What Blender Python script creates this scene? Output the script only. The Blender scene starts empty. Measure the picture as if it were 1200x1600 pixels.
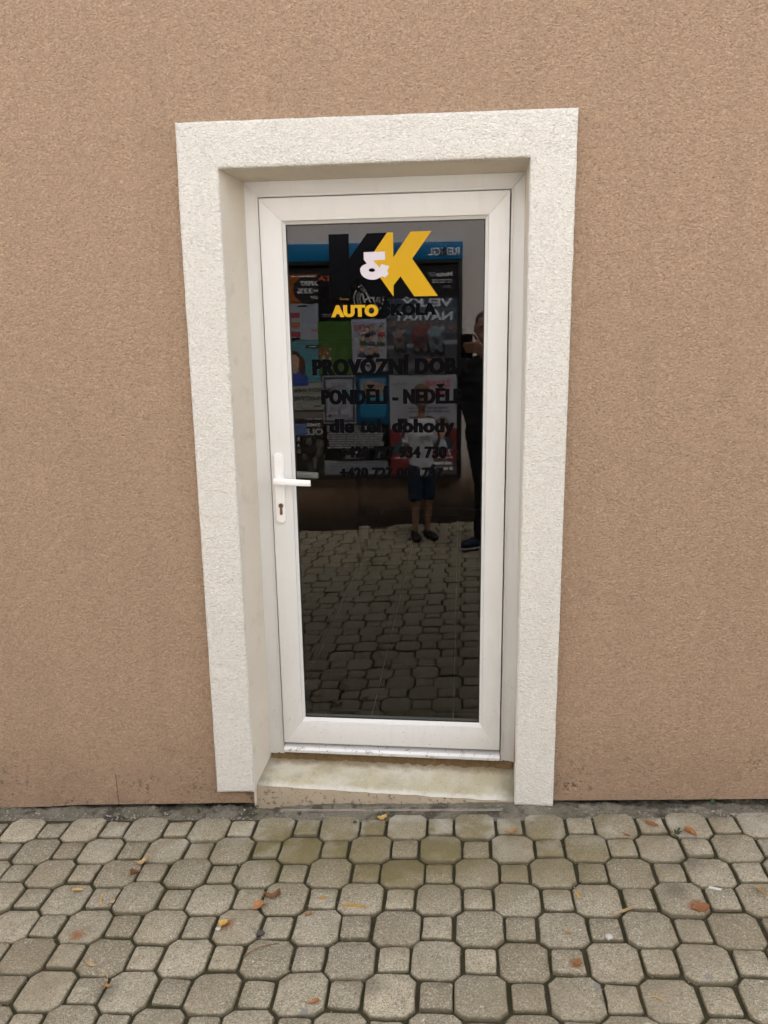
import bpy, bmesh, math, random
from mathutils import Vector, Matrix, noise as mnoise

random.seed(7)
S = bpy.context.scene
COL = S.collection
R = math.radians

# ---------------------------------------------------------------- camera
cam_d = bpy.data.cameras.new('camera')
cam_d.sensor_fit = 'VERTICAL'; cam_d.sensor_height = 24.0; cam_d.lens = 18.108
cam_d.clip_start = 0.02; cam_d.clip_end = 400
cam = bpy.data.objects.new('camera', cam_d); COL.objects.link(cam)
CAM = Vector((0.2488, -2.4829, 1.6520))
fw = Vector((-0.0995, 0.9704, -0.2202)).normalized()
rt = Vector((0.9950, 0.0986, -0.0152)); rt = (rt - fw * rt.dot(fw)).normalized()
up = rt.cross(fw)
m = Matrix((rt, up, -fw)).transposed().to_4x4(); m.translation = CAM
cam.matrix_world = m
S.camera = cam

# ---------------------------------------------------------------- sky, sun, exposure
W = bpy.data.worlds.new('World'); S.world = W; W.use_nodes = True
wn = W.node_tree; bgn = wn.nodes['Background']
sky = wn.nodes.new('ShaderNodeTexSky'); sky.sky_type = 'NISHITA'; sky.sun_disc = False
SUN_EL, SUN_AZ = R(54), R(18)          # overcast: a broad soft sun high above the street
sky.sun_elevation = SUN_EL; sky.sun_rotation = SUN_AZ
sky.air_density = 1.0; sky.dust_density = 2.0; sky.ozone_density = 0.6
hs = wn.nodes.new('ShaderNodeHueSaturation'); hs.inputs['Saturation'].default_value = 0.34   # cloud cover: nearly white
wn.links.new(sky.outputs[0], hs.inputs['Color']); wn.links.new(hs.outputs[0], bgn.inputs['Color'])
bgn.inputs['Strength'].default_value = 0.15
sd = bpy.data.lights.new('sun', 'SUN'); sd.energy = 1.3; sd.angle = R(40); sd.color = (1.0, 0.985, 0.95)
sun = bpy.data.objects.new('sun', sd); COL.objects.link(sun)
sdir = Vector((math.sin(SUN_AZ) * math.cos(SUN_EL), math.cos(SUN_AZ) * math.cos(SUN_EL), math.sin(SUN_EL)))
sun.rotation_euler = sdir.to_track_quat('Z', 'Y').to_euler()
S.view_settings.view_transform = 'Standard'; S.view_settings.look = 'None'
S.view_settings.gamma = 1.0; S.view_settings.use_curve_mapping = False
S.view_settings.exposure = 2.35
S.cycles.max_bounces = 8; S.cycles.transparent_max_bounces = 16
S.cycles.use_denoising = True

SLX = 0.0569                      # the street climbs to the right
def gz(x, y=0): return SLX * x

# ================================================================ helpers
def link(o, parent=None):
    COL.objects.link(o)
    if parent: o.parent = parent
    return o
def tag(o, label=None, cat=None, group=None, kind=None):
    if label: o['label'] = label
    if cat: o['category'] = cat
    if group: o['group'] = group
    if kind: o['kind'] = kind
    return o
def empty(name, loc=(0, 0, 0), rz=0, parent=None):
    o = bpy.data.objects.new(name, None); o.location = loc; o.rotation_euler = (0, 0, rz); o.empty_display_size = .1
    return link(o, parent)
def obj(name, me, mat=None, parent=None):
    if isinstance(me, bmesh.types.BMesh):
        bm = me; me = bpy.data.meshes.new(name); bmesh.ops.recalc_face_normals(bm, faces=bm.faces[:]); bm.to_mesh(me); bm.free()
    if mat and not me.materials: me.materials.append(mat)
    return link(bpy.data.objects.new(name, me), parent)
def smooth(o, ang=35):
    me = o.data
    for p in me.polygons: p.use_smooth = True
    try: me.set_sharp_from_angle(angle=R(ang))
    except Exception: pass
    return o
def add_box(bm, x0, x1, y0, y1, z0, z1):
    v = [bm.verts.new((x, y, z)) for x in (x0, x1) for y in (y0, y1) for z in (z0, z1)]
    for f in ((0, 1, 3, 2), (4, 6, 7, 5), (0, 4, 5, 1), (2, 3, 7, 6), (0, 2, 6, 4), (1, 5, 7, 3)):
        bm.faces.new([v[i] for i in f])
    return v
def box(name, x0, x1, y0, y1, z0, z1, mat, parent=None, bevel=0, seg=2):
    bm = bmesh.new(); add_box(bm, x0, x1, y0, y1, z0, z1)
    if bevel: bmesh.ops.bevel(bm, geom=bm.edges[:], offset=bevel, segments=seg, profile=.5, affect='EDGES')
    o = obj(name, bm, mat, parent)
    return smooth(o) if bevel else o
def add_prism(bm, pts, y0, y1):
    """polygon in x,z extruded from y0 (front) to y1"""
    a = [bm.verts.new((x, y0, z)) for x, z in pts]; b = [bm.verts.new((x, y1, z)) for x, z in pts]
    bm.faces.new(a); bm.faces.new(b[::-1]); n = len(pts)
    for i in range(n): bm.faces.new((a[i], b[i], b[(i + 1) % n], a[(i + 1) % n]))
def prism(name, pts, y0, y1, mat, parent=None, bevel=0):
    bm = bmesh.new(); add_prism(bm, pts, y0, y1)
    if bevel:
        bmesh.ops.recalc_face_normals(bm, faces=bm.faces[:])
        bmesh.ops.bevel(bm, geom=[e for e in bm.edges if e.calc_face_angle(0) > .5], offset=bevel, segments=2, profile=.5, affect='EDGES')
    o = obj(name, bm, mat, parent)
    return smooth(o) if bevel else o
def ell(cx, cz, rx, rz, n=20, a0=0, a1=360):
    k = n if a1 - a0 >= 360 else n + 1
    return [(cx + rx * math.cos(R(a0 + (a1 - a0) * i / n)), cz + rz * math.sin(R(a0 + (a1 - a0) * i / n))) for i in range(k)]
def add_tube(bm, pts, rad, n=10):
    pts = [Vector(p) for p in pts]; rings = []
    for i, p in enumerate(pts):
        d = (pts[min(i + 1, len(pts) - 1)] - pts[max(i - 1, 0)]).normalized()
        q = d.to_track_quat('Z', 'Y'); r = rad[i] if isinstance(rad, (list, tuple)) else rad
        rings.append([bm.verts.new(p + q @ Vector((r * math.cos(2 * math.pi * k / n), r * math.sin(2 * math.pi * k / n), 0))) for k in range(n)])
    for a, b in zip(rings, rings[1:]):
        for k in range(n): bm.faces.new((a[k], a[(k + 1) % n], b[(k + 1) % n], b[k]))
    bm.faces.new(rings[0][::-1]); bm.faces.new(rings[-1])
_tc = {}
def text_mesh(body, bold, extr, space=1.0):
    c = bpy.data.curves.new('t', 'FONT'); c.body = body; c.size = 1; c.offset = bold; c.space_character = space; c.resolution_u = 4; c.fill_mode = 'BOTH' if extr else 'FRONT'
    o = bpy.data.objects.new('t', c); COL.objects.link(o)
    dg = bpy.context.evaluated_depsgraph_get(); dg.update()
    me = bpy.data.meshes.new_from_object(o.evaluated_get(dg))
    bpy.data.objects.remove(o); bpy.data.curves.remove(c)
    return me
def text(name, body, x0, x1, zb, cap, y, mat, parent=None, bold=.02, thick=.0004, fat=0):
    """lettering that faces -y, from x0 to x1, baseline zb, capital height cap"""
    me = text_mesh(body, bold, 0, 1.10 if fat else 1.0)
    xs = [v.co.x for v in me.vertices]; a, b = min(xs), max(xs)
    sx = (x1 - x0) / (b - a); sz = cap / (.686 + 2 * bold)
    for v in me.vertices:
        v.co = Vector((x0 + (v.co.x - a) * sx, 0, zb + (v.co.y + bold) * sz))
    bm = bmesh.new(); bm.from_mesh(me); bpy.data.meshes.remove(me)
    bmesh.ops.recalc_face_normals(bm, faces=bm.faces[:])
    if thick:
        r = bmesh.ops.extrude_face_region(bm, geom=bm.faces[:])
        for g in r['geom']:
            if isinstance(g, bmesh.types.BMVert): g.co.y -= thick
    for v in bm.verts: v.co.y += y
    if fat:                                     # widen the strokes sideways, as in a heavy condensed face
        geo = bm.verts[:] + bm.edges[:] + bm.faces[:]; shift = fat * cap; mid = (x0 + x1) / 2; sq = 1 - 2 * shift / (x1 - x0)
        for n_, sg in ((1, -1), (2, 1)):
            r = bmesh.ops.duplicate(bm, geom=geo)
            for g in r['geom']:
                if isinstance(g, bmesh.types.BMVert): g.co.x += sg * shift; g.co.y -= n_ * .00003
        for v in bm.verts: v.co.x = mid + (v.co.x - mid) * sq
    for f in bm.faces: f.smooth = False
    return obj(name, bm, mat, parent)

# ---------------------------------------------------------------- materials
class N:
    def __init__(self, name):
        self.m = bpy.data.materials.new(name); self.m.use_nodes = True; self.t = self.m.node_tree
        self.b = self.t.nodes['Principled BSDF']
    def n(self, typ, **kw):
        x = self.t.nodes.new(typ)
        for k, v in kw.items():
            if k.startswith('i_'): x.inputs[k[2:].replace('_', ' ')].default_value = v
            else: setattr(x, k, v)
        return x
    def l(self, a, b): self.t.links.new(a, b)
    def pos(self): return self.n('ShaderNodeNewGeometry').outputs['Position']
    def noise(self, vec, scale, detail=2, rough=.5, dist=0):
        x = self.n('ShaderNodeTexNoise'); x.inputs['Scale'].default_value = scale; x.inputs['Detail'].default_value = detail
        x.inputs['Roughness'].default_value = rough; x.inputs['Distortion'].default_value = dist
        if vec is not None: self.l(vec, x.inputs['Vector'])
        return x.outputs['Fac']
    def ramp(self, fac, *st):
        x = self.n('ShaderNodeValToRGB'); e = x.color_ramp.elements
        while len(e) < len(st): e.new(.5)
        for k, (p, c) in enumerate(st):
            e[k].position = p; e[k].color = (c, c, c, 1) if isinstance(c, (int, float)) else (*c, 1)
        self.l(fac, x.inputs['Fac']); return x.outputs['Color']
    def mix(self, fac, a, b, typ='MIX'):
        x = self.n('ShaderNodeMix', data_type='RGBA', blend_type=typ)
        for s, v in ((x.inputs[0], fac), (x.inputs[6], a), (x.inputs[7], b)):
            if hasattr(v, 'links') or isinstance(v, bpy.types.NodeSocket): self.l(v, s)
            elif isinstance(v, (int, float)): s.default_value = v if s == x.inputs[0] else (v, v, v, 1)
            else: s.default_value = (*v, 1)
        return x.outputs[2]
    def math(self, op, a, b=0):
        x = self.n('ShaderNodeMath', operation=op)
        for s, v in zip(x.inputs, (a, b)):
            if isinstance(v, bpy.types.NodeSocket): self.l(v, s)
            else: s.default_value = v
        return x.outputs[0]
    def scale(self, vec, s):
        x = self.n('ShaderNodeMapping'); x.inputs['Scale'].default_value = s; self.l(vec, x.inputs['Vector']); return x.outputs[0]
    def bump(self, h, dist, strength=1.0, nrm=None):
        x = self.n('ShaderNodeBump'); x.inputs['Distance'].default_value = dist; x.inputs['Strength'].default_value = strength
        self.l(h, x.inputs['Height'])
        if nrm is not None: self.l(nrm, x.inputs['Normal'])
        self.l(x.outputs[0], self.b.inputs['Normal']); return x.outputs[0]
    def col(self, c):
        if isinstance(c, bpy.types.NodeSocket): self.l(c, self.b.inputs['Base Color'])
        else: self.b.inputs['Base Color'].default_value = (*c, 1)
    def rough(self, r):
        if isinstance(r, bpy.types.NodeSocket): self.l(r, self.b.inputs['Roughness'])
        else: self.b.inputs['Roughness'].default_value = r

def plain(name, c, rough=.6, spec=.5, var=.0, vscale=20, bump=0, bscale=200, metal=0):
    k = N(name); k.rough(rough); k.b.inputs['Specular IOR Level'].default_value = spec; k.b.inputs['Metallic'].default_value = metal
    if var:
        p = k.n('ShaderNodeTexCoord').outputs['Object']
        f = k.noise(p, vscale, 3)
        k.col(k.mix(f, tuple(x * (1 - var) for x in c), tuple(min(1, x * (1 + var)) for x in c)))
    else: k.col(c)
    if bump: k.bump(k.noise(k.n('ShaderNodeTexCoord').outputs['Object'], bscale, 3), bump)
    return k.m

def stucco(name, base, grain, dirt=0, relief=.012, contrast=1.0):
    """scraped roughcast: packed sand grains with ragged horizontal tears between them"""
    k = N(name); p = k.pos()
    warp = k.n('ShaderNodeVectorMath', operation='MULTIPLY_ADD')
    nz = k.n('ShaderNodeTexNoise'); nz.inputs['Scale'].default_value = grain * .55; nz.inputs['Detail'].default_value = 2; k.l(p, nz.inputs['Vector'])
    k.l(nz.outputs['Color'], warp.inputs[0]); warp.inputs[1].default_value = (1.5 / grain,) * 3; k.l(p, warp.inputs[2])
    ps = k.scale(warp.outputs[0], (1, 1, 1.35))
    vo = k.n('ShaderNodeTexVoronoi'); vo.inputs['Scale'].default_value = grain; k.l(ps, vo.inputs['Vector'])
    hue = k.n('ShaderNodeSeparateColor'); k.l(vo.outputs['Color'], hue.inputs[0])
    g2 = k.noise(ps, grain * .62, 4, .7, .5); g3 = k.noise(p, grain * .16, 3, .6)
    grains = k.math('MULTIPLY', k.ramp(vo.outputs['Distance'], (.0, 1), (.65, 0)), k.math('ADD', .35, k.math('MULTIPLY', hue.outputs[0], .65)))
    h = k.math('ADD', k.math('MULTIPLY', grains, .40), k.math('MULTIPLY', g2, .80)); h = k.math('ADD', h, k.math('MULTIPLY', g3, .45))
    big = k.noise(k.scale(p, (1, 1, .55)), 2.3, 5, .65); mid = k.noise(p, 11, 3, .6)
    c = k.mix(big, tuple(x * .90 for x in base), tuple(x * 1.10 for x in base))
    c = k.mix(k.math('MULTIPLY', mid, .20), c, tuple(x * .84 for x in base))
    c = k.mix(k.ramp(g2, (.33, .60 * contrast), (.47, 0)), c, tuple(x * .55 for x in base))          # relief shade put into the colour of the tears
    c = k.mix(k.ramp(hue.outputs[1], (.62, 0), (.95, .50 * contrast)), c, tuple(min(.95, x * 1.38) for x in base))   # paler grains
    c = k.mix(k.ramp(hue.outputs[2], (.70, 0), (.95, .55 * contrast)), c, tuple(x * .62 for x in base))              # darker grains
    if dirt:
        sep = k.n('ShaderNodeSeparateXYZ'); k.l(p, sep.inputs[0])
        hz = k.math('SUBTRACT', sep.outputs['Z'], k.math('MULTIPLY', sep.outputs['X'], SLX))
        low = k.n('ShaderNodeMapRange', clamp=True); k.l(hz, low.inputs['Value'])
        low.inputs['From Min'].default_value = .0; low.inputs['From Max'].default_value = .30
        low.inputs['To Min'].default_value = 1; low.inputs['To Max'].default_value = 0
        spots = k.ramp(k.noise(p, 62, 4, .7), (.54, 0), (.63, 1)); blot = k.ramp(k.noise(p, 5, 3, .6), (.42, 0), (.62, 1))
        f = k.math('MULTIPLY', k.math('MULTIPLY', spots, blot), k.math('MULTIPLY', low.outputs[0], dirt))
        c = k.mix(f, c, (.07, .05, .04))
        splash = k.math('MULTIPLY', low.outputs[0], k.ramp(k.noise(p, 6, 5, .7), (.30, 0), (.70, .55)))
        c = k.mix(splash, c, tuple(x * .60 for x in base))
        # rain streaks, faint scuffs and one hairline crack
        st = k.ramp(k.noise(k.scale(p, (9, 9, .5)), 1.2, 4, .6), (.56, 0), (.74, .22)); c = k.mix(st, c, tuple(x * .70 for x in base))
        sc = k.ramp(k.noise(p, 3.3, 5, .75), (.62, 0), (.72, .30)); c = k.mix(sc, c, tuple(x * .66 for x in base))
        cx = k.math('ABSOLUTE', k.math('ADD', k.math('ADD', sep.outputs['X'], 1.04), k.math('MULTIPLY', k.math('SUBTRACT', k.noise(p, 30, 3), .5), .012)))
        cr = k.math('MULTIPLY', k.ramp(cx, (.0008, .8), (.0022, 0)), k.ramp(sep.outputs['Z'], (.055, 1), (.075, 0)))
        c = k.mix(cr, c, (.09, .06, .045))
    k.col(c); k.rough(.93); k.b.inputs['Specular IOR Level'].default_value = .25
    k.bump(h, relief)
    return k.m

M = {}
M['tan'] = stucco('tan_render', (.450, .312, .205), 178, dirt=1, relief=.0100)
M['white_render'] = stucco('white_render', (.80, .768, .680), 165, relief=.0085, contrast=.55)
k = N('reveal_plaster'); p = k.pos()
c = k.mix(k.noise(p, 4, 4, .6), (.56, .50, .41), (.67, .61, .51))  # plaster colour lowered to stand in for the shade of the recess
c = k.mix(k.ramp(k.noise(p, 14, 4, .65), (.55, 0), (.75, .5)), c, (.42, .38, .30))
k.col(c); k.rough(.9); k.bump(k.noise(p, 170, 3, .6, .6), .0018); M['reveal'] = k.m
k = N('white_upvc'); p = k.pos()
c = k.mix(k.noise(p, 6, 3), (.665, .660, .625), (.725, .720, .685))
sep = k.n('ShaderNodeSeparateXYZ'); k.l(p, sep.inputs[0])
low = k.n('ShaderNodeMapRange', clamp=True); k.l(sep.outputs['Z'], low.inputs['Value'])
low.inputs['From Min'].default_value = .1; low.inputs['From Max'].default_value = .75; low.inputs['To Min'].default_value = 1; low.inputs['To Max'].default_value = .0
sp = k.ramp(k.noise(p, 150, 2, .6), (.70, 0), (.73, 1))
c = k.mix(k.math('MULTIPLY', sp, k.math('MULTIPLY', low.outputs[0], .85)), c, (.12, .08, .05))
c = k.mix(k.ramp(k.noise(k.scale(p, (3, 3, .6)), 9, 4, .6), (.55, 0), (.8, .22)), c, (.50, .45, .38))
k.col(c); k.rough(.38); k.b.inputs['Specular IOR Level'].default_value = .4
k.bump(k.noise(p, 60, 2), .0002); M['upvc'] = k.m
M['pale_profile'] = plain('pale_profile', (.36, .31, .26), .8, .2, .5, 40)
M['gasket'] = plain('black_gasket', (.02, .02, .02), .6)
M['handle'] = plain('white_handle_lacquer', (.86, .85, .82), .28, .5, .02, 30)
M['brass'] = plain('tarnished_brass', (.20, .14, .08), .45, .5, .3, 200, metal=.7)
M['black'] = plain('black_slot', (.01, .01, .01), .6)
# glazing: a coated pane, partly mirror, the rest lets the dark room show
k = N('door_glass'); k.t.nodes.remove(k.b)
lw = k.n('ShaderNodeLayerWeight'); lw.inputs['Blend'].default_value = .5
f5 = k.math('POWER', lw.outputs['Facing'], 4.0)
fac = k.math('ADD', .072, k.math('MULTIPLY', f5, .7))
tr = k.n('ShaderNodeBsdfTransparent'); tr.inputs['Color'].default_value = (.50, .52, .50, 1)
gl = k.n('ShaderNodeBsdfGlossy'); gl.inputs['Roughness'].default_value = .0; gl.inputs['Color'].default_value = (1, .97, .94, 1)
bp_ = k.n('ShaderNodeBump'); bp_.inputs['Distance'].default_value = .0006; k.l(k.noise(k.pos(), 3.0, 1), bp_.inputs['Height']); bp_.inputs['Strength'].default_value = .15
k.l(bp_.outputs[0], gl.inputs['Normal'])
mx = k.n('ShaderNodeMixShader'); k.l(fac, mx.inputs[0]); k.l(tr.outputs[0], mx.inputs[1]); k.l(gl.outputs[0], mx.inputs[2])
k.l(mx.outputs[0], k.t.nodes['Material Output'].inputs['Surface']); M['glass'] = k.m
k = N('door_glass_inner_face'); k.t.nodes.remove(k.b); tr = k.n('ShaderNodeBsdfTransparent'); tr.inputs['Color'].default_value = (.96, .97, .96, 1)
k.l(tr.outputs[0], k.t.nodes['Material Output'].inputs['Surface']); M['glass_back'] = k.m
M['vinyl_black'] = plain('black_vinyl', (.003, .003, .0035), .16, .04)
M['vinyl_yellow'] = plain('yellow_vinyl', (.56, .325, .003), .35, .25)
M['vinyl_white'] = plain('white_vinyl', (.62, .575, .61), .35, .3)
# doorstep concrete, threshold
k = N('doorstep_concrete'); p = k.pos()
c = k.mix(k.noise(p, 7, 5, .65), (.365, .32, .21), (.51, .465, .33))
c = k.mix(k.ramp(k.noise(p, 13, 5, .7, .4), (.50, 0), (.68, .75)), c, (.29, .255, .17))
c = k.mix(k.ramp(k.noise(k.scale(p, (1, 1.6, 1)), 4.2, 4, .6), (.50, 0), (.64, .8)), c, (.54, .51, .42))
c = k.mix(k.ramp(k.noise(p, 210, 2, .6), (.66, 0), (.72, .8)), c, (.10, .085, .06))
sep = k.n('ShaderNodeSeparateXYZ'); k.l(p, sep.inputs[0])
fy = k.math('ADD', sep.outputs['Y'], k.math('MULTIPLY', k.math('SUBTRACT', k.noise(p, 28, 5, .7), .5), .05))
c = k.mix(k.ramp(fy, (.030, .75), (.046, 0)), c, (.62, .60, .53))          # chipped pale nosing
c = k.mix(k.ramp(fy, (.115, 0), (.135, .8)), c, (.20, .15, .08))            # rust-brown dirt under the sill
ax = k.math('ABSOLUTE', k.math('ADD', sep.outputs['X'], .027))
ax = k.math('ADD', ax, k.math('MULTIPLY', k.math('SUBTRACT', k.noise(p, 20, 4, .7), .5), .12))
c = k.mix(k.ramp(ax, (.40, 0), (.48, .75)), c, (.16, .145, .10))            # darker towards both ends
k.col(c); k.rough(.85); k.bump(k.math('ADD', k.noise(p, 160, 4, .65), k.math('MULTIPLY', k.noise(p, 22, 4), 2)), .0022); M['step'] = k.m
k = N('riser_paint'); p = k.pos()
c = k.mix(k.noise(p, 9, 4, .6), (.33, .265, .18), (.44, .36, .25))
c = k.mix(k.ramp(k.noise(p, 60, 5, .75), (.55, 0), (.64, .9)), c, (.07, .055, .04))
c = k.mix(k.ramp(k.noise(p, 16, 4, .7), (.55, 0), (.70, .7)), c, (.34, .31, .24))
k.col(c); k.rough(.9); k.bump(k.noise(p, 150, 4, .6), .003); M['riser'] = k.m
k = N('dirty_aluminium'); p = k.pos(); ps = k.scale(p, (1, 1, 1))
c = k.mix(k.noise(k.scale(p, (.5, 3, 3)), 12, 4, .6), (.62, .62, .60), (.78, .77, .74))
c = k.mix(k.ramp(k.noise(ps, 38, 5, .75, 1), (.57, 0), (.63, .8)), c, (.24, .20, .15))
k.col(c); k.rough(.45); k.b.inputs['Metallic'].default_value = .15; k.bump(k.noise(p, 90, 3), .0008); M['alu'] = k.m
k = N('rusty_dirt'); p = k.pos()
k.col(k.mix(k.noise(p, 40, 5, .7), (.05, .035, .02), (.26, .17, .07))); k.rough(.95); k.bump(k.noise(p, 120, 4), .006); M['dirt'] = k.m
k = N('mortar'); p = k.pos()
c = k.mix(k.noise(p, 12, 5, .65), (.13, .112, .078), (.33, .295, .225))
c = k.mix(k.ramp(k.noise(p, 5, 4, .6), (.48, 0), (.66, .75)), c, (.13, .125, .07))
c = k.mix(k.ramp(k.noise(p, 120, 3, .7), (.60, 0), (.66, .8)), c, (.05, .045, .03))
c = k.mix(k.ramp(k.noise(p, 75, 3, .7), (.66, 0), (.70, .9)), c, (.5, .48, .42))
c = k.mix(k.ramp(k.noise(p, 9, 5, .7), (.50, 0), (.60, .85)), c, (.060, .052, .032))
k.col(c); k.rough(.95); k.bump(k.math('ADD', k.noise(p, 90, 5, .7), k.math('MULTIPLY', k.noise(p, 26, 4, .7), 2)), .014); M['mortar'] = k.m
k = N('joint_soil'); p = k.pos()
c = k.mix(k.noise(p, 25, 5, .7), (.036, .031, .019), (.110, .092, .055))
c = k.mix(k.ramp(k.noise(p, 8, 4, .6), (.45, 0), (.65, .8)), c, (.048, .054, .022))
k.col(c); k.rough(1); k.b.inputs['Specular IOR Level'].default_value = .1; k.bump(k.noise(p, 170, 5, .75), .008); M['soil'] = k.m
M['plinth'] = stucco('grey_plinth', (.16, .14, .11), 60)

def stone_material(name):
    k = N(name); p = k.pos()
    oi = k.n('ShaderNodeObjectInfo').outputs['Random']
    c = k.mix(k.ramp(oi, (0, 0), (1, 1)), (.270, .226, .146), (.53, .463, .328))
    v = k.n('ShaderNodeTexWhiteNoise', noise_dimensions='1D'); k.l(oi, v.inputs['W'])
    c = k.mix(k.math('MULTIPLY', v.outputs['Value'], .5), c, (.355, .318, .245))
    c = k.mix(k.ramp(k.noise(p, 14, 5, .65), (.38, 0), (.72, .6)), c, (.27, .24, .165))
    c = k.mix(k.ramp(k.noise(p, 55, 4, .7), (.48, 0), (.66, .45)), c, (.20, .175, .115))
    # exposed sand: pale and dark grains
    vo = k.n('ShaderNodeTexVoronoi'); vo.inputs['Scale'].default_value = 190; k.l(p, vo.inputs['Vector'])
    hue = k.n('ShaderNodeSeparateColor'); k.l(vo.outputs['Color'], hue.inputs[0])
    dot = k.ramp(vo.outputs['Distance'], (.20, 1), (.42, 0))
    c = k.mix(k.math('MULTIPLY', k.ramp(hue.outputs[0], (.70, 0), (.74, .85)), dot), c, (.60, .56, .46))
    c = k.mix(k.math('MULTIPLY', k.ramp(hue.outputs[1], (.66, 0), (.70, .85)), dot), c, (.10, .09, .065))
    c = k.mix(k.ramp(k.noise(p, 230, 3, .7), (.36, .75), (.50, 0)), c, (.125, .108, .075))
    c = k.mix(k.ramp(k.noise(p, 170, 2, .6), (.54, 0), (.66, .55)), c, (.60, .545, .42))
    c = k.mix(k.ramp(k.noise(p, 75, 2, .6), (.71, 0), (.745, .8)), c, (.72, .69, .60))
    # algae, where water drips from the lintel in front of the door, and grey-black soot patches
    def blob(x, y, r0, r1, sx=1., sy=1.):
        mp = k.n('ShaderNodeMapping'); mp.inputs['Location'].default_value = (-x * sx, -y * sy, 0); mp.inputs['Scale'].default_value = (sx, sy, 0)
        k.l(p, mp.inputs['Vector'])
        ln = k.n('ShaderNodeVectorMath', operation='LENGTH'); k.l(mp.outputs[0], ln.inputs[0])
        d = k.math('ADD', ln.outputs['Value'], k.math('MULTIPLY', k.math('SUBTRACT', k.noise(p, 22 / max(.3, r1 * 8), 4, .65), .5), r1 * 1.5))
        return k.ramp(d, (r0, 1), (r1, 0))
    per = k.ramp(v.outputs['Value'], (.10, .40), (.70, 1))
    al = k.math('MULTIPLY', blob(.10, -.25, .16, .40, .42, 1.5), per)
    c = k.mix(k.math('MULTIPLY', al, .88), c, (.170, .135, .048))
    al2 = k.math('MULTIPLY', k.ramp(k.noise(p, 3.1, 4, .6), (.50, 0), (.68, 1)), .5)
    c = k.mix(al2, c, (.245, .20, .125))
    for (x, y, r) in ((-.869, -.639, .028), (.927, -.505, .034), (.558, -.716, .022), (-.43, -.592, .03)):
        c = k.mix(k.math('MULTIPLY', blob(x, y, r * .3, r), .85), c, (.24, .095, .03))
    for (x, y, r) in ((.885, -.44, .05), (-.69, -.83, .05), (.965, -.30, .06), (.02, -.80, .05)):
        c = k.mix(k.math('MULTIPLY', blob(x, y, r * .2, r), .55), c, (.11, .10, .075))
    for (x, y, r) in ((-.138, -.887, .020), (.885, -.753, .015), (.60, -.786, .016)):     # old chewing gum
        c = k.mix(k.math('MULTIPLY', blob(x, y, r * .6, r * .8), .7), c, (.20, .20, .20))
    # moss and trodden soil on the rims of the stones
    at = k.n('ShaderNodeAttribute', attribute_name='rim')
    rm = k.math('ADD', at.outputs['Fac'], k.math('MULTIPLY', k.math('SUBTRACT', k.noise(p, 34, 4, .7), .5), 1.3))
    c = k.mix(k.ramp(rm, (.38, 0), (.95, .80)), c, (.130, .106, .060))
    # lime bloom along the wall
    sep = k.n('ShaderNodeSeparateXYZ'); k.l(p, sep.inputs[0])
    near = k.n('ShaderNodeMapRange', clamp=True); k.l(sep.outputs['Y'], near.inputs['Value'])
    near.inputs['From Min'].default_value = -.34; near.inputs['From Max'].default_value = -.07
    wl = k.math('MULTIPLY', near.outputs[0], k.ramp(k.noise(p, 7, 4, .6), (.50, 0), (.70, .75)))
    c = k.mix(wl, c, (.55, .52, .44))
    k.col(c); k.rough(.86); k.b.inputs['Specular IOR Level'].default_value = .3
    h = k.math('ADD', k.math('MULTIPLY', k.noise(p, 190, 4, .7), .7), k.math('MULTIPLY', k.noise(p, 38, 3, .6), .9))
    k.bump(h, .0075)
    return k.m
M['stone'] = stone_material('concrete_paver')

# ================================================================ the ground
bm = bmesh.new()
L = 70
for (x, y) in ((-L, -L), (L, -L), (L, L), (-L, L)): bm.verts.new((x, y, gz(x) - .055))
bm.faces.new(bm.verts[:])
ground = tag(obj('ground', bm, M['soil']), kind='structure')

# paving: octagons and squares in a checkerboard
PO, PA, PP = (-.048, -.0100), .0077, .1169
OW, OC, SW = .1328, .0218, .0830
def paver_mesh(kind, seed):
    rnd = random.Random(seed)
    if kind == 'o':
        h, c = OW / 2, OC
        out = [(-h + c, -h), (h - c, -h), (h, -h + c), (h, h - c), (h - c, h), (-h + c, h), (-h, h - c), (-h, -h + c)]
    else:
        h, c = SW / 2, .006
        out = [(-h + c, -h), (h - c, -h), (h, -h + c), (h, h - c), (h - c, h), (-h + c, h), (-h, h - c), (-h, -h + c)]
    o2 = []
    for q in range(8):
        (x, y), (x2, y2) = out[q], out[(q + 1) % 8]
        o2 += [(x, y), ((x + x2) / 2, (y + y2) / 2)]
    out = [(x + rnd.gauss(0, .0010), y + rnd.gauss(0, .0010)) for x, y in o2]
    bm = bmesh.new(); rings = []; lay = bm.verts.layers.float.new('rim')
    for f, z in ((1.0, -.05), (1.0, -.0060), (.978, -.0022), (.935, -.0003)):
        rings.append([bm.verts.new((x * f, y * f, z + (rnd.uniform(-.0010, .0006) if z > -.04 else 0))) for x, y in out])
        for v in rings[-1]: v[lay] = 1.0 if f > .99 else (.75 if f > .96 else .38)
    ctr = bm.verts.new((0, 0, .0008)); ctr[lay] = 0
    for a, b in zip(rings, rings[1:]):
        for i in range(16): bm.faces.new((a[i], a[(i + 1) % 16], b[(i + 1) % 16], b[i]))
    t = rings[-1]
    for i in range(16): bm.faces.new((t[i], t[(i + 1) % 16], ctr))
    bmesh.ops.recalc_face_normals(bm, faces=bm.faces[:])
    me = bpy.data.meshes.new('paving_stone'); bm.to_mesh(me); bm.free(); me.materials.append(M['stone'])
    for p_ in me.polygons: p_.use_smooth = True
    return me
PM = {('o', i): paver_mesh('o', i) for i in range(9)}; PM.update({('s', i): paver_mesh('s', 50 + i) for i in range(9)})
pavement = bpy.data.objects.new('pavement', None); link(pavement); tag(pavement, kind='structure')
fw_, rt_, up_ = fw, rt, up
spots = []
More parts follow.
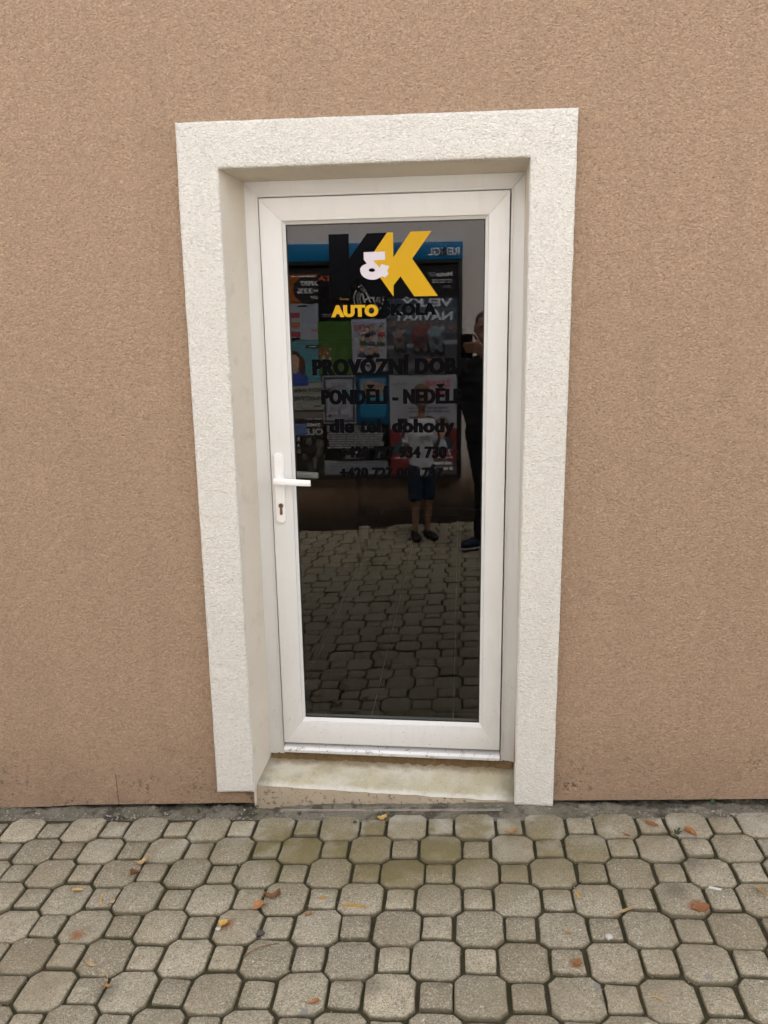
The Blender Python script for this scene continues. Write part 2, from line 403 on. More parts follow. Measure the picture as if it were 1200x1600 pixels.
for j in range(1, 36):
    for i in range(-36, 37):
        x = PO[0] + PP * (i * math.cos(PA) + j * math.sin(PA)); y = PO[1] + PP * (i * math.sin(PA) - j * math.cos(PA))
        if y < -4.02 - .0742 * x or abs(x) > 4.1: continue
        d = Vector((x, y, gz(x))) - CAM; w = d.dot(fw)
        vis = w > .3 and abs(d.dot(rt) / w) < .54 and abs(d.dot(up) / w) < .72
        spots.append((0 if vis else 1, abs(x) * .5 - y, i, j, x, y))
spots.sort()
TILT = math.atan(SLX)
stuff_bm = bmesh.new(); slay = stuff_bm.verts.layers.float.new('rim')
for n, (v, _, i, j, x, y) in enumerate(spots):
    rnd = random.Random(i * 977 + j * 31)
    kind = 'o' if (i + j) % 2 == 0 else 's'
    me = PM[(kind, rnd.randrange(9))]
    dx, dy = rnd.gauss(0, .0012), rnd.gauss(0, .0012); dz = rnd.gauss(0, .0018)
    rot = (rnd.gauss(0, .014), -TILT + rnd.gauss(0, .014), rnd.gauss(0, .010) + PA + rnd.randrange(4) * math.pi / 2)
    loc = (x + dx, y + dy, gz(x) + dz)
    if n < 299:
        o = bpy.data.objects.new('paving_stone', me); o.location = loc
        o.rotation_euler = rot if True else rot
        # turn about the stone's own axis first, then lay it on the slope
        o.rotation_euler = (Matrix.Rotation(rot[1], 4, 'Y') @ Matrix.Rotation(rot[0], 4, 'X') @ Matrix.Rotation(rot[2], 4, 'Z')).to_euler()
        link(o, pavement)
    else:
        mt = Matrix.Translation(loc) @ Matrix.Rotation(rot[1], 4, 'Y') @ Matrix.Rotation(rot[0], 4, 'X') @ Matrix.Rotation(rot[2], 4, 'Z')
        vs = [stuff_bm.verts.new(mt @ q.co) for q in me.vertices]; rim_ = me.attributes['rim'].data
        for q, v_ in enumerate(vs): v_[slay] = rim_[q].value
        for p_ in me.polygons: stuff_bm.faces.new([vs[q] for q in p_.vertices])
bm = bmesh.new(); prev = None
for i in range(83):
    x = -4.1 + .1 * i; row = [bm.verts.new((x, y, gz(x) - .0095 - (.03 if y > -.06 else 0))) for y in (-4.15 - .0742 * x, -.072, -.055)]
    if prev:
        for a in (0, 1): bm.faces.new((prev[a], row[a], row[a + 1], prev[a + 1]))
    prev = row
obj('joint_bed', bm, M['soil'], pavement)
far = obj('paving_field', stuff_bm, M['stone'], pavement); tag(far, kind='stuff')
for p_ in far.data.polygons: p_.use_smooth = True

# mortar bed between the first row of stones and the wall
bm = bmesh.new(); nx, ny = 1100, 22; grid = []
for a in range(nx + 1):
    x = -3.5 + 7.0 * a / nx; row = []
    reach = .012 * mnoise.noise((x * 3, 7, 0)) + .010 * mnoise.noise((x * 17, 3, 0))
    cem = max(0, 1 - abs((x - .12) / .62) ** 4)                # cement drawn up to the doorstep
    for b in range(ny + 1):
        t = b / ny; y = -.078 - reach - .012 * cem + t * (.20 + reach)
        h = -.020 + .016 * cem + (1 - .6 * cem) * (.011 * mnoise.noise((x * 11, y * 16, 1)) + .009 * mnoise.noise((x * 37, y * 37, 4)) + .004 * mnoise.noise((x * 90, y * 90, 4))) - .030 * max(0, t - .45) * (1 + .6 * (1 - cem))
        if b == 0: h -= .02
        row.append(bm.verts.new((x, y, gz(x) + h)))
    grid.append(row)
for a in range(nx):
    for b in range(ny): bm.faces.new((grid[a][b], grid[a + 1][b], grid[a + 1][b + 1], grid[a][b + 1]))
mortar = smooth(tag(obj('mortar_strip', bm, M['mortar']), kind='structure'), 60)

# ================================================================ the building with the door
B = tag(empty('building'), 'tan roughcast building front with a white framed glass door', 'building')
YW = .025                                    # facade plane; the white surround stands 25 mm proud of it
XL, XR, ZT = -.503, .449, 2.170
bot = [(-8, -.50), (-2.6, -.172), (-1.52, -.104), (-1.33, -.089), (-1.18, -.073), (-.8, -.050), (-.55, -.033), (XL, -.034)]
botr = [(XR, .021), (.60, .033), (.9, .050), (1.31, .074), (2.2, .120), (8, .45)]
wall_pts = bot + [(XL, ZT), (XR, ZT)] + botr + [(8, 4.3), (-8, 4.3)]
wall = prism('wall', wall_pts, YW, .155, M['tan'], B)
# masonry behind the insulated facade, down to the ground, recessed so that a dark gap runs under the render
bm = bmesh.new()
add_prism(bm, [(-8, -.8), (-.52, -.2), (-.52, 2.19), (.47, 2.19), (.47, -.2), (8, -.2), (8, 4.2), (-8, 4.2)], .105, .36)
obj('plinth', bm, M['plinth'], B)

box('roof', -8.1, 8.1, -.25, 6.2, 4.32, 4.5, M['plinth'], B)

def rough_surround():
    """white band round the opening as a fine grid with a slightly uneven surface and edge"""
    s = .0065
    bm = bmesh.new()
    parts = [('x', -.6315, -.5015, .0225, 2.2985), ('x', .4450, .5785, .0222, 2.2955), ('z', -.5015, .4450, 2.1650, 2.297)]
    def disp(x, z): return .0009 * mnoise.noise((x * 90, z * 120, 0)) + .0012 * mnoise.noise((x * 14, z * 14, 5))
    def edge(t): return .0008 * mnoise.noise((t * 110, 1, 2)) + .0012 * mnoise.noise((t * 12, 4, 2))
    xs = lambda a, b, n: [a + (b - a) * i / n for i in range(n + 1)]
    # one continuous lattice with the opening left out
    X = xs(-.6315, -.5015, 20) + xs(-.5015, .4450, 140)[1:] + xs(.4450, .5785, 20)[1:]
    Z = xs(.0222, 2.1650, 320) + xs(2.1650, 2.2965, 20)[1:]
    V = {}
    def xx(x, z):
        # left outer edge leans out a little towards the foot, the lintel's top is not quite level
        x2 = x - .010 * (1 - z / 2.3) * max(0, (-.50 - x) / .13) + .004 * max(0, min(1, (z - 2.0) / .3)) * (1 if x < -.6 else 0)
        return x2
    def zz(x, z):
        z2 = z + (.004 - .0075 * (x + .63) / 1.21) * max(0, (z - 2.165) / .131)
        if z < .1: z2 += (.008 if x < 0 else 0) * (x + .63) / .13 * (1 - z / .1)
        return z2
    def vert(i, kz):
        if (i, kz) not in V:
            x, z = X[i], Z[kz]; ex = i in (0, 180) or (i in (20, 160) and kz <= 320); ez = kz in (0, 340) or (kz == 320 and 20 <= i <= 160)
            px, pz = xx(x, z), zz(x, z)
            if ex: px += edge(z + x)
            if ez: pz += edge(x * 1.3 + 9)
            V[(i, kz)] = bm.verts.new((px, -.0005 + disp(x, z) + (.0022 if ex or ez else 0), pz))
        return V[(i, kz)]
    for i in range(180):
        for kz in range(340):
            if 20 <= i < 160 and kz < 320: continue
            bm.faces.new((vert(i, kz), vert(i + 1, kz), vert(i + 1, kz + 1), vert(i, kz + 1)))
    be = [e for e in bm.edges if len(e.link_faces) == 1]
    for dy, sh in ((.0035, 1.0), (.033, 1.0)):
        r = bmesh.ops.extrude_edge_only(bm, edges=be)
        vs = [g for g in r['geom'] if isinstance(g, bmesh.types.BMVert)]
        be = [g for g in r['geom'] if isinstance(g, bmesh.types.BMEdge)]
        for v in vs: v.co.y = dy
    return bm
sur = smooth(obj('door_surround', rough_surround(), M['white_render'], B), 80)
tag(sur, 'white roughcast band framing the door opening')
# splayed plaster reveals between the band and the door frame
bm = bmesh.new()
def quad(*p): bm.faces.new([bm.verts.new(q) for q in p])
def strip(a0, a1, b0, b1, n, m_=6):
    """ruled grid from edge a0-a1 to edge b0-b1 with hand-trowelled unevenness"""
    g = []
    for i in range(n + 1):
        s = i / n; A = Vector(a0).lerp(Vector(a1), s); Bq = Vector(b0).lerp(Vector(b1), s); row = []
        for j in range(m_ + 1):
            q = A.lerp(Bq, j / m_); w = .0016 * mnoise.noise(q * 9) if 0 < j < m_ else 0
            row.append(bm.verts.new(q + Vector((w, 0, w))))
        g.append(row)
    for i in range(n):
        for j in range(m_): bm.faces.new((g[i][j], g[i + 1][j], g[i + 1][j + 1], g[i][j + 1]))
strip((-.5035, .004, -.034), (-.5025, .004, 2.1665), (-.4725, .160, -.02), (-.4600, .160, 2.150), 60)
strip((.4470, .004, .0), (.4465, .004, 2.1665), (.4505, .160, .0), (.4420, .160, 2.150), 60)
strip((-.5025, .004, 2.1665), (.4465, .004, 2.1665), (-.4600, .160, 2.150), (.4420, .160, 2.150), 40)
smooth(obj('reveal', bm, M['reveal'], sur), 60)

# doorstep: worn concrete slab sloping out to a painted riser
bm = bmesh.new(); nx, ny = 150, 30; G = []
for i in range(nx + 1):
    s = i / nx; x = -.5030 + .9520 * s; row = []
    zf = .043 - .021 * s + .002 * mnoise.noise((x * 9, 0, 0)); zr = .091 - .003 * s
    for j in range(ny + 1):
        t = j / ny; y = .0275 + t * .197 + (.004 * mnoise.noise((x * 16, 2, 0)) if j == 0 else 0)
        z = zf + (zr - zf) * min(1, t * .197 / .127) + .0012 * mnoise.noise((x * 30, y * 30, 0)) - (.004 if j == 0 else 0)
        row.append(bm.verts.new((x, y, z)))
    G.append(row)
for i in range(nx):
    for j in range(ny): bm.faces.new((G[i][j], G[i + 1][j], G[i + 1][j + 1], G[i][j + 1]))
step = smooth(obj('doorstep', bm, M['step'], B), 60); tag(step, 'worn pale concrete doorstep below the glass door')
bm = bmesh.new(); prev = None
for i in range(nx + 1):
    s = i / nx; x = -.5025 + .951 * s
    top = G[i][0].co.copy() if G[i][0].is_valid else None
    zf = .043 - .021 * s + .002 * mnoise.noise((x * 9, 0, 0)) - .0045
    col = []
    for t in (0, .15, .4, .7, 1):
        zb = gz(x) - .05
        col.append(bm.verts.new((x, .0280 - .004 * math.sin(t * 3.1) + .003 * mnoise.noise((x * 25, t * 3, 2)) - .006 * t, zf + (zb - zf) * t)))
    if prev:
        for a in range(4): bm.faces.new((prev[a], col[a], col[a + 1], prev[a + 1]))
    prev = col
smooth(obj('riser', bm, M['riser'], step), 60)
# thin double profile let into the cement at the foot of the step
for dy in (0, -.0075):
    bm = bmesh.new()
    add_tube(bm, [(x / 20, -.022 + dy - .004 * x / 20, gz(x / 20) - .0026 + .0006 * math.sin(x * 1.7)) for x in range(-8, 9)], .0013, 6)
    obj('edge_strip', bm, M['pale_profile'], step)

# ---------------------------------------------------------------- the door
YL, YF = .1374, .1525                        # leaf face, outer frame face
lx0, lx1, lz0, lz1 = -.4142, .3953, .1571, 2.0988
gx0, gx1, gz0, gz1 = -.3316, .3198, .2579, 2.0176
def mitre(x0, x1, z0, z1, X0, X1, Z0, Z1, side):
    """one mitred bar of the ring between outer (x0..z1) and inner (X0..Z1) rectangles"""
    return {'l': [(x0, z0), (X0, Z0), (X0, Z1), (x0, z1)], 'r': [(X1, Z0), (x1, z0), (x1, z1), (X1, Z1)],
            't': [(X0, Z1), (X1, Z1), (x1, z1), (x0, z1)], 'b': [(x0, z0), (x1, z0), (X1, Z0), (X0, Z0)]}[side]
fo = (-.535, .52, .02, 2.225); fi = (lx0 - .004, lx1 + .004, .02, lz1 + .004)
bm = bmesh.new()
add_prism(bm, [(fo[0], .104), (fi[0], .104), (fi[0], fi[3]), (fi[1], fi[3]), (fi[1], .104), (fo[1], .104), (fo[1], fo[3]), (fo[0], fo[3])], YF + .001, .225)
door = obj('door', bm, M['upvc'], B); tag(door, 'white framed glass door with yellow and black lettering and a lever handle')
# visible front strips of the frame, mitred at the head, with the raised stop next to the leaf
for nm, pts in (('jamb', [(-.500, .104), (fi[0] - .0005, .104), (fi[0] - .0005, fi[3] - .0003), (-.4620, 2.1480), (-.500, 2.20)]),
                ('jamb', [(fi[1] + .0005, .104), (.50, .104), (.50, 2.20), (.4420, 2.1480), (fi[1] + .0005, fi[3] - .0003)]),
                ('frame_head', [(fi[0], fi[3] + .0003), (fi[1], fi[3] + .0003), (.4415, 2.1483), (.49, 2.20), (-.49, 2.20), (-.4615, 2.1483)])):
    prism(nm, pts, YF - .004, YF + .0008, M['upvc'], door, .0012)
for nm, pts in (('frame_lip', [(fi[0] - .007, .150), (fi[0] - .001, .150), (fi[0] - .001, fi[3] + .001), (fi[0] - .007, fi[3] + .007)]),
                ('frame_lip', [(fi[1] + .001, .150), (fi[1] + .007, .150), (fi[1] + .007, fi[3] + .007), (fi[1] + .001, fi[3] + .001)]),
                ('frame_lip', [(fi[0] - .0068, fi[3] + .0073), (fi[0] - .0008, fi[3] + .0013), (fi[1] + .0008, fi[3] + .0013), (fi[1] + .0068, fi[3] + .0073)])):
    prism(nm, pts, YF - .0075, YF - .0042, M['upvc'], door, .001)
ox0, ox1, oz0, oz1 = gx0 - .010, gx1 + .010, gz0 - .012, gz1 + .010     # inner edge of the leaf bars
for side, nm in (('l', 'stile'), ('r', 'stile'), ('t', 'top_rail'), ('b', 'bottom_rail')):
    e = .0004
    prism(nm, mitre(lx0, lx1, lz0, lz1, ox0, ox1, oz0, oz1, side), YL, .205, M['upvc'], door, .0014)
# glazing beads slope back from the bars to the pane
def bead(side):
    a = mitre(ox0 + .0006, ox1 - .0006, oz0 + .0006, oz1 - .0006, gx0, gx1, gz0, gz1, side)
    bm = bmesh.new(); outer = {'l': (0, 3), 'r': (1, 2), 't': (2, 3), 'b': (0, 1)}[side]
    f = [bm.verts.new((x, .1425 if i in outer else .1515, z)) for i, (x, z) in enumerate(a)]
    b = [bm.verts.new((x, .153, z)) for x, z in a]
    bm.faces.new(f)
    for i in range(4): bm.faces.new((f[i], b[i], b[(i + 1) % 4], f[(i + 1) % 4]))
    return obj('glazing_bead', bm, M['upvc'], door)
for s_ in 'lrtb': bead(s_)
bm = bmesh.new()
for s_ in 'lrtb': add_prism(bm, mitre(gx0 - .002, gx1 + .002, gz0 - .002, gz1 + .002, gx0 + .0035, gx1 - .0035, gz0 + .004, gz1 - .0035, s_), .1519, .1545)
obj('gasket', bm, M['gasket'], door)
DG = .1555
pane = box('glass_pane', gx0 - .006, gx1 + .006, DG, DG + .004, gz0 - .006, gz1 + .006, M['glass'], door)
pane.data.materials.append(M['glass_back'])
for f in pane.data.polygons: f.material_index = 0 if f.normal.y < -.5 else 1
# threshold rail
bm = bmesh.new()
prof = [(.130, .1245), (.1225, .1265), (.1225, .1355), (.130, .1430), (.180, .1460), (.180, .120), (.130, .120)]
rings = []
for i in range(61):
    s = i / 60; x = -.4135 + .8095 * s; dz = -.003 * s
    rings.append([bm.verts.new((x, y + .0008 * mnoise.noise((x * 30, z * 30, 0)), z + dz + .0006 * mnoise.noise((x * 18, z * 40, 3)))) for y, z in prof])
for a, b in zip(rings, rings[1:]):
    for i in range(len(prof)): bm.faces.new((a[i], b[i], b[(i + 1) % len(prof)], a[(i + 1) % len(prof)]))
bm.faces.new(rings[0][::-1]); bm.faces.new(rings[-1])
smooth(obj('threshold', bm, M['alu'], door), 30)
# crumbled filler under the threshold
bm = bmesh.new(); G2 = []
for i in range(161):
    x = -.465 + .91 * i / 160; row = []
    ed = .113 + .005 * mnoise.noise((x * 13, 0, 6)) + .006 * mnoise.noise((x * 47, 0, 6))
    for j in range(6):
        t = j / 5; y = ed + .026 + t * .016; z = .078 + .040 * t * (1 + .25 * mnoise.noise((x * 40, t * 4, 1))) + .003 * mnoise.noise((x * 90, y * 90, 0)) - (.008 if j == 0 else 0)
        row.append(bm.verts.new((x, y, z)))
    G2.append(row)
for i in range(160):
    for j in range(5): bm.faces.new((G2[i][j], G2[i + 1][j], G2[i + 1][j + 1], G2[i][j + 1]))
smooth(obj('sill_filler', bm, M['dirt'], step), 60)

# handle plate, lever and lock
bm = bmesh.new(); add_box(bm, -.4025, -.3690, YL - .009, YL - .0002, 1.016, 1.266)
bmesh.ops.bevel(bm, geom=[e for e in bm.edges if abs(e.verts[0].co.y - e.verts[1].co.y) > .005], offset=.006, segments=4, affect='EDGES')
bmesh.ops.bevel(bm, geom=[e for e in bm.edges if e.verts[0].co.y < YL - .008 and e.verts[1].co.y < YL - .008], offset=.003, segments=3, affect='EDGES')
smooth(obj('handle_plate', bm, M['handle'], door), 40)
bm = bmesh.new()
LX, LZ = -.3865, 1.1720
add_tube(bm, [(LX, YL - .008, LZ), (LX, YL - .014, LZ), (LX, YL - .0145, LZ), (LX, YL - .034, LZ)], [.0125, .0125, .0098, .0098], 20)
# lever: flattened bar tapering to a squared end, slightly drooping
sec = []
for t in [i / 14 for i in range(15)]:
    x = LX - .010 + t * .128; hz = .0128 - .0022 * t; hy = .0095 - .003 * t
    zc = LZ + .001 - .0065 * t; yc = YL - .043 - .006 * math.sin(t * 3.1) * .5
    if t == 0: hz *= .8; hy *= .7
    sec.append([bm.verts.new((x, yc + hy * math.copysign(abs(math.cos(a)) ** .55, math.cos(a)), zc + hz * math.copysign(abs(math.sin(a)) ** .55, math.sin(a)))) for a in [2 * math.pi * q / 16 for q in range(16)]])
for a, b in zip(sec, sec[1:]):
    for q in range(16): bm.faces.new((a[q], a[(q + 1) % 16], b[(q + 1) % 16], b[q]))
bm.faces.new(sec[0][::-1]); bm.faces.new(sec[-1])
hdl = smooth(obj('handle', bm, M['handle'], door), 45)
me2 = hdl.data.copy()
for v in me2.vertices: v.co.y = .3424 - v.co.y
me2.flip_normals()
inh = link(bpy.data.objects.new('handle', me2), door); tag(inh, 'matching white lever on the room side seen through the glass')
kh = ell(-.3835, 1.0795, .0088, .0088, 18, -62, 242) 
prism('lock_cylinder', kh + [(-.3835 - .0052, 1.050)] + ell(-.3835, 1.052, .0052, .006, 8, 180, 360) , YL - .0115, YL - .0085, M['brass'], door)
prism('keyhole', [(-.3850, 1.0745), (-.3820, 1.0745), (-.3820, 1.0850), (-.3850, 1.0850)], YL - .0119, YL - .0114, M['black'], door)

# ---------------------------------------------------------------- lettering on the glass
YV = DG - .0004
def vinyl(name, pts, mat, y=YV, th=.0003): return prism(name, pts, y - th, y, mat, door)
vinyl('letter', [(-.1903, 1.9842), (-.1236, 1.9842), (-.1240, 1.9070), (-.0635, 1.9842), (.0028, 1.9848), (-.0614, 1.8990), (.0212, 1.7842), (-.0533, 1.7840), (-.1000, 1.8475), (-.1236, 1.8208), (-.1236, 1.7840), (-.1903, 1.7840)], M['vinyl_black'])
vinyl('letter', [(.0028, 1.9850), (.0220, 1.9850), (.0222, 1.9076), (.0792, 1.9856), (.1466, 1.9858), (.0838, 1.9018), (.1672, 1.7830), (.0900, 1.7832), (.0449, 1.8476), (.0216, 1.8195), (.0212, 1.7840), (-.0614, 1.8990)], M['vinyl_yellow'], YV - .0004)
# ampersand: a solid outline with a round eye
bm = bmesh.new()
amp = [(-.0753, 1.9257), (-.0050, 1.9263), (-.0047, 1.9000), (-.0441, 1.8993), (-.0234, 1.8760), (-.0179, 1.8876), (.0084, 1.8803), (.0011, 1.8654), (.0055, 1.8552), (-.0063, 1.8437), (-.0150, 1.8489), (-.0310, 1.8409), (-.0400, 1.8390), (-.0488, 1.8386), (-.0600, 1.8400), (-.0699, 1.8434), (-.0790, 1.8495), (-.0845, 1.8572), (-.0878, 1.8650), (-.0878, 1.8740), (-.0850, 1.8795), (-.0800, 1.8840), (-.0654, 1.8904), (-.0751, 1.9024)]
hole = ell(-.0487, 1.8690, .0112, .0060, 14)
vo_ = [bm.verts.new((x, 0, z)) for x, z in amp]; vi = [bm.verts.new((x, 0, z)) for x, z in hole]
es = [bm.edges.new((vo_[i], vo_[(i + 1) % len(vo_)])) for i in range(len(vo_))] + [bm.edges.new((vi[i], vi[(i + 1) % len(vi)])) for i in range(len(vi))]
bmesh.ops.triangle_fill(bm, edges=es, use_beauty=True)
bmesh.ops.recalc_face_normals(bm, faces=bm.faces[:])
r_ = bmesh.ops.extrude_face_region(bm, geom=bm.faces[:])
for g in r_['geom']:
    if isinstance(g, bmesh.types.BMVert): g.co.y -= .0003
for v in bm.verts: v.co.y += YV - .0008
obj('letter', bm, M['vinyl_white'], door)
text('lettering', 'AUTO', -.1890, -.0302, 1.7210, .0385, YV, M['vinyl_yellow'], door, .050, .0004, .04)
text('lettering', 'ŠKOLA', -.0180, .1640, 1.7225, .0385, YV, M['vinyl_black'], door, .050, .0004, .04)
text('lettering', 'PROVOZNÍ DOBA', -.2600, .2757, 1.5300, .0530, YV, M['vinyl_black'], door, .034, .0004, .060)
text('lettering', 'PONDĚLÍ - NEDĚLE', -.2322, .2487, 1.4310, .0495, YV, M['vinyl_black'], door, .034, .0004, .060)
text('lettering', 'dle tel. dohody', -.2065, .2256, 1.3330, .0480, YV, M['vinyl_black'], door, .030, .0004, .060)
text('lettering', '+420 777 934 730', -.1733, .1976, 1.2450, .0400, YV, M['vinyl_black'], door, .030, .0004, .060)
text('lettering', '+420 727 003 737', -.1753, .1867, 1.1745, .0375, YV, M['vinyl_black'], door, .030, .0004, .060)

# ---------------------------------------------------------------- the dark room behind the glass
M['inner_wall'] = plain('inner_wall_paint', (.22, .17, .13), .9, .2, .1, 3)
k = N('inner_tile'); p = k.pos(); oi = k.n('ShaderNodeObjectInfo').outputs['Random']
g = k.noise(k.scale(p, (30, 3, 1)), 2.2, 4, .65)
c = k.mix(g, (.085, .075, .058), (.21, .185, .15)); c = k.mix(k.math('MULTIPLY', oi, .5), c, (.10, .09, .075))
k.col(c); k.rough(.35); M['tile'] = k.m
M['grout'] = plain('pale_grout', (.66, .62, .54), .9)
M['dark_wood'] = plain('brown_wood', (.16, .085, .040), .5, .4, .25, 12)
bm = bmesh.new(); add_box(bm, -1.7, 1.8, .358, 4.6, .04, 2.75)
for f in [f for f in bm.faces if f.calc_center_median().y < .4]: bm.faces.remove(f)
obj('inner_room', bm, M['inner_wall'], B)
bm = bmesh.new(); bm.faces.new([bm.verts.new(q) for q in ((-1.68, .19, .0960), (1.78, .19, .0960), (1.78, 4.58, .0960), (-1.68, 4.58, .0960))])
ifl = obj('inner_floor', bm, M['grout'], B)
bm = bmesh.new(); add_box(bm, -.1690, .1690, -.1765, .1765, -.003, .003); bmesh.ops.bevel(bm, geom=[e for e in bm.edges if e.verts[0].co.z > 0 and e.verts[1].co.z > 0], offset=.0015, segments=1, affect='EDGES')
tm = bpy.data.meshes.new('floor_tile'); bm.to_mesh(tm); bm.free(); tm.materials.append(M['tile'])
for i in range(-4, 5):
    for j in range(0, 12):
        x = .05 + i * .3415; y = (.480 if i % 2 == 0 else .345) + (j) * .3565
        if abs(x) > 1.5 or y > 4.3: continue
        o = bpy.data.objects.new('floor_tile', tm); o.location = (x, y, .0975); link(o, ifl)
cab = tag(empty('wall_edge_stand_in', (-.92, 2.6, .1005)), 'tall brown wooden body standing in for a lit wall edge inside the room', 'wall_edge_stand_in')  # made-up furniture in place of the lit edge of an inner wall
box('body', -.47, .47, .02, .50, 0, 1.55, M['dark_wood'], cab, .003)
for sx in (-1, 1):
    d_ = box('stand_in_door', min(sx * .004, sx * .462), max(sx * .004, sx * .462), 0, .019, .06, 1.53, M['dark_wood'], cab, .003)
    box('knob', sx * .05 - .01, sx * .05 + .01, -.02, -.001, .80, .82, M['brass'], d_, .004)

# ================================================================ across the street (it shows in the glass)
OY, ORZ = -4.1192, math.pi - .0742
def ogz(u): return -SLX * u
k = N('opposite_render'); p = k.pos()
sep = k.n('ShaderNodeSeparateXYZ'); k.l(p, sep.inputs[0])
hz = k.math('SUBTRACT', sep.outputs['Z'], k.math('MULTIPLY', sep.outputs['X'], SLX))
hz = k.math('ADD', hz, k.math('MULTIPLY', k.math('SUBTRACT', k.noise(k.scale(p, (1, 1, .35)), 7, 5, .7), .5), .55))
c = k.mix(k.noise(p, 2.2, 4, .6), (.58, .535, .51), (.68, .63, .605))
c = k.mix(k.ramp(hz, (.30, .95), (.72, 0)), c, (.17, .095, .050))
c = k.mix(k.ramp(hz, (.10, .95), (.34, 0)), c, (.035, .025, .017))
c = k.mix(k.ramp(k.noise(p, 30, 4, .7), (.60, 0), (.70, .5)), c, (.20, .15, .11))
k.col(c); k.rough(.93); k.bump(k.noise(p, 90, 3, .6), .004); M['opp'] = k.m
OB = tag(empty('opposite_building', (0, OY, 0), ORZ), 'stained pinkish rendered building across the street, mirrored in the door glass', 'building')
bm = bmesh.new(); nu = 60
add_box(bm, -8, 8, 0, .4, -.6, 5.6)
obj('wall', bm, M['opp'], OB)
bm = bmesh.new(); prev = None
for i in range(161):
    u = -4 + 8 * i / 160
    prof = [(.0, ogz(u) + .075 + .02 * mnoise.noise((u * 5, 0, 0))), (-.02, ogz(u) + .07 + .02 * mnoise.noise((u * 5, 0, 0))), (-.045 - .02 * mnoise.noise((u * 7, 2, 0)), ogz(u) + .01), (-.06, ogz(u) - .03)]
    row = [bm.verts.new((u, y, z)) for y, z in prof]
    if prev:
        for a in range(3): bm.faces.new((prev[a], row[a], row[a + 1], prev[a + 1]))
    prev = row
smooth(obj('plinth', bm, plain('sooty_plinth', (.030, .024, .018), .95, .1, .4, 12, .01, 40), OB), 60)

# pale crumbs of fallen render along its foot
M['crumb'] = plain('pale_render_crumb', (.36, .33, .29), .95, .2, .2, 30)
for n, (x, w, h) in enumerate(((-.62, .055, .018), (-.33, .032, .012), (-1.16, .045, .010), (.22, .022, .009))):
    bm = bmesh.new(); bmesh.ops.create_icosphere(bm, subdivisions=2, radius=1)
    for v in bm.verts:
        q = v.co * (1 + .35 * mnoise.noise(v.co * 1.7 + Vector((n * 5, 0, 0)))); v.co = Vector((q.x * w, q.y * w * .45, max(-.4, q.z) * h))
    o = obj('render_crumb', bm, M['crumb']); o.location = (x, OY - .0742 * x + .11, gz(x) + h * .35)
    tag(o, ['largest pale lump of fallen plaster at the foot of the stained wall', 'pale plaster lump beside the child\'s feet by the stained wall', 'flat pale plaster lump at the left end of the stained wall foot', 'smallest pale plaster crumb at the wall foot behind the dark clothed person'][n], 'plaster', 'crumbs of fallen plaster')

# ---------------------------------------------------------------- notice board
M['board_black'] = plain('board_black', (.012, .012, .013), .5, .4, .3, 8)
M['board_blue'] = plain('board_blue', (.004, .15, .34), .4, .4, .06, 5)
M['letter_white'] = plain('letter_white', (.75, .76, .78), .5)
M['scribble'] = plain('marker_scribble', (.02, .02, .03), .4)
NB = tag(empty('notice_board', (0, OY, 0), ORZ), 'black street notice board with a blue header, mirrored in the glass', 'notice board')
UL, UR = -.240, 1.62
box('backing', UL + .01, UR - .01, -.050, -.004, .425, 2.275, M['board_black'], NB)
for a in ((UL, UL + .035, .412, 2.286), (UR - .035, UR, .412, 2.286), (UL + .0352, UR - .0352, .412, .447), (UL + .0352, UR - .0352, 2.255, 2.286)):
    box('frame_bar', a[0], a[1], -.075, -.002, a[2], a[3], M['board_black'], NB, .003)
hd = box('header_panel', UL - .002, UR, -.082, -.002, 2.288, 2.432, M['board_blue'], NB, .004)
text('lettering', 'RENGL', -.216, .052, 2.322, .062, -.0825, M['letter_white'], hd, .02, .001)
bm = bmesh.new()
for q in range(5):
    pts = [(-.105 + q * .012 + .018 * math.sin(t * 2.3 + q), -.0848, 2.352 + .028 * math.sin(t * 3.1 + q * 1.7)) for t in [z * .35 for z in range(9)]]
    add_tube(bm, pts, .0022, 5)
obj('marker_scribble', bm, M['scribble'], hd)

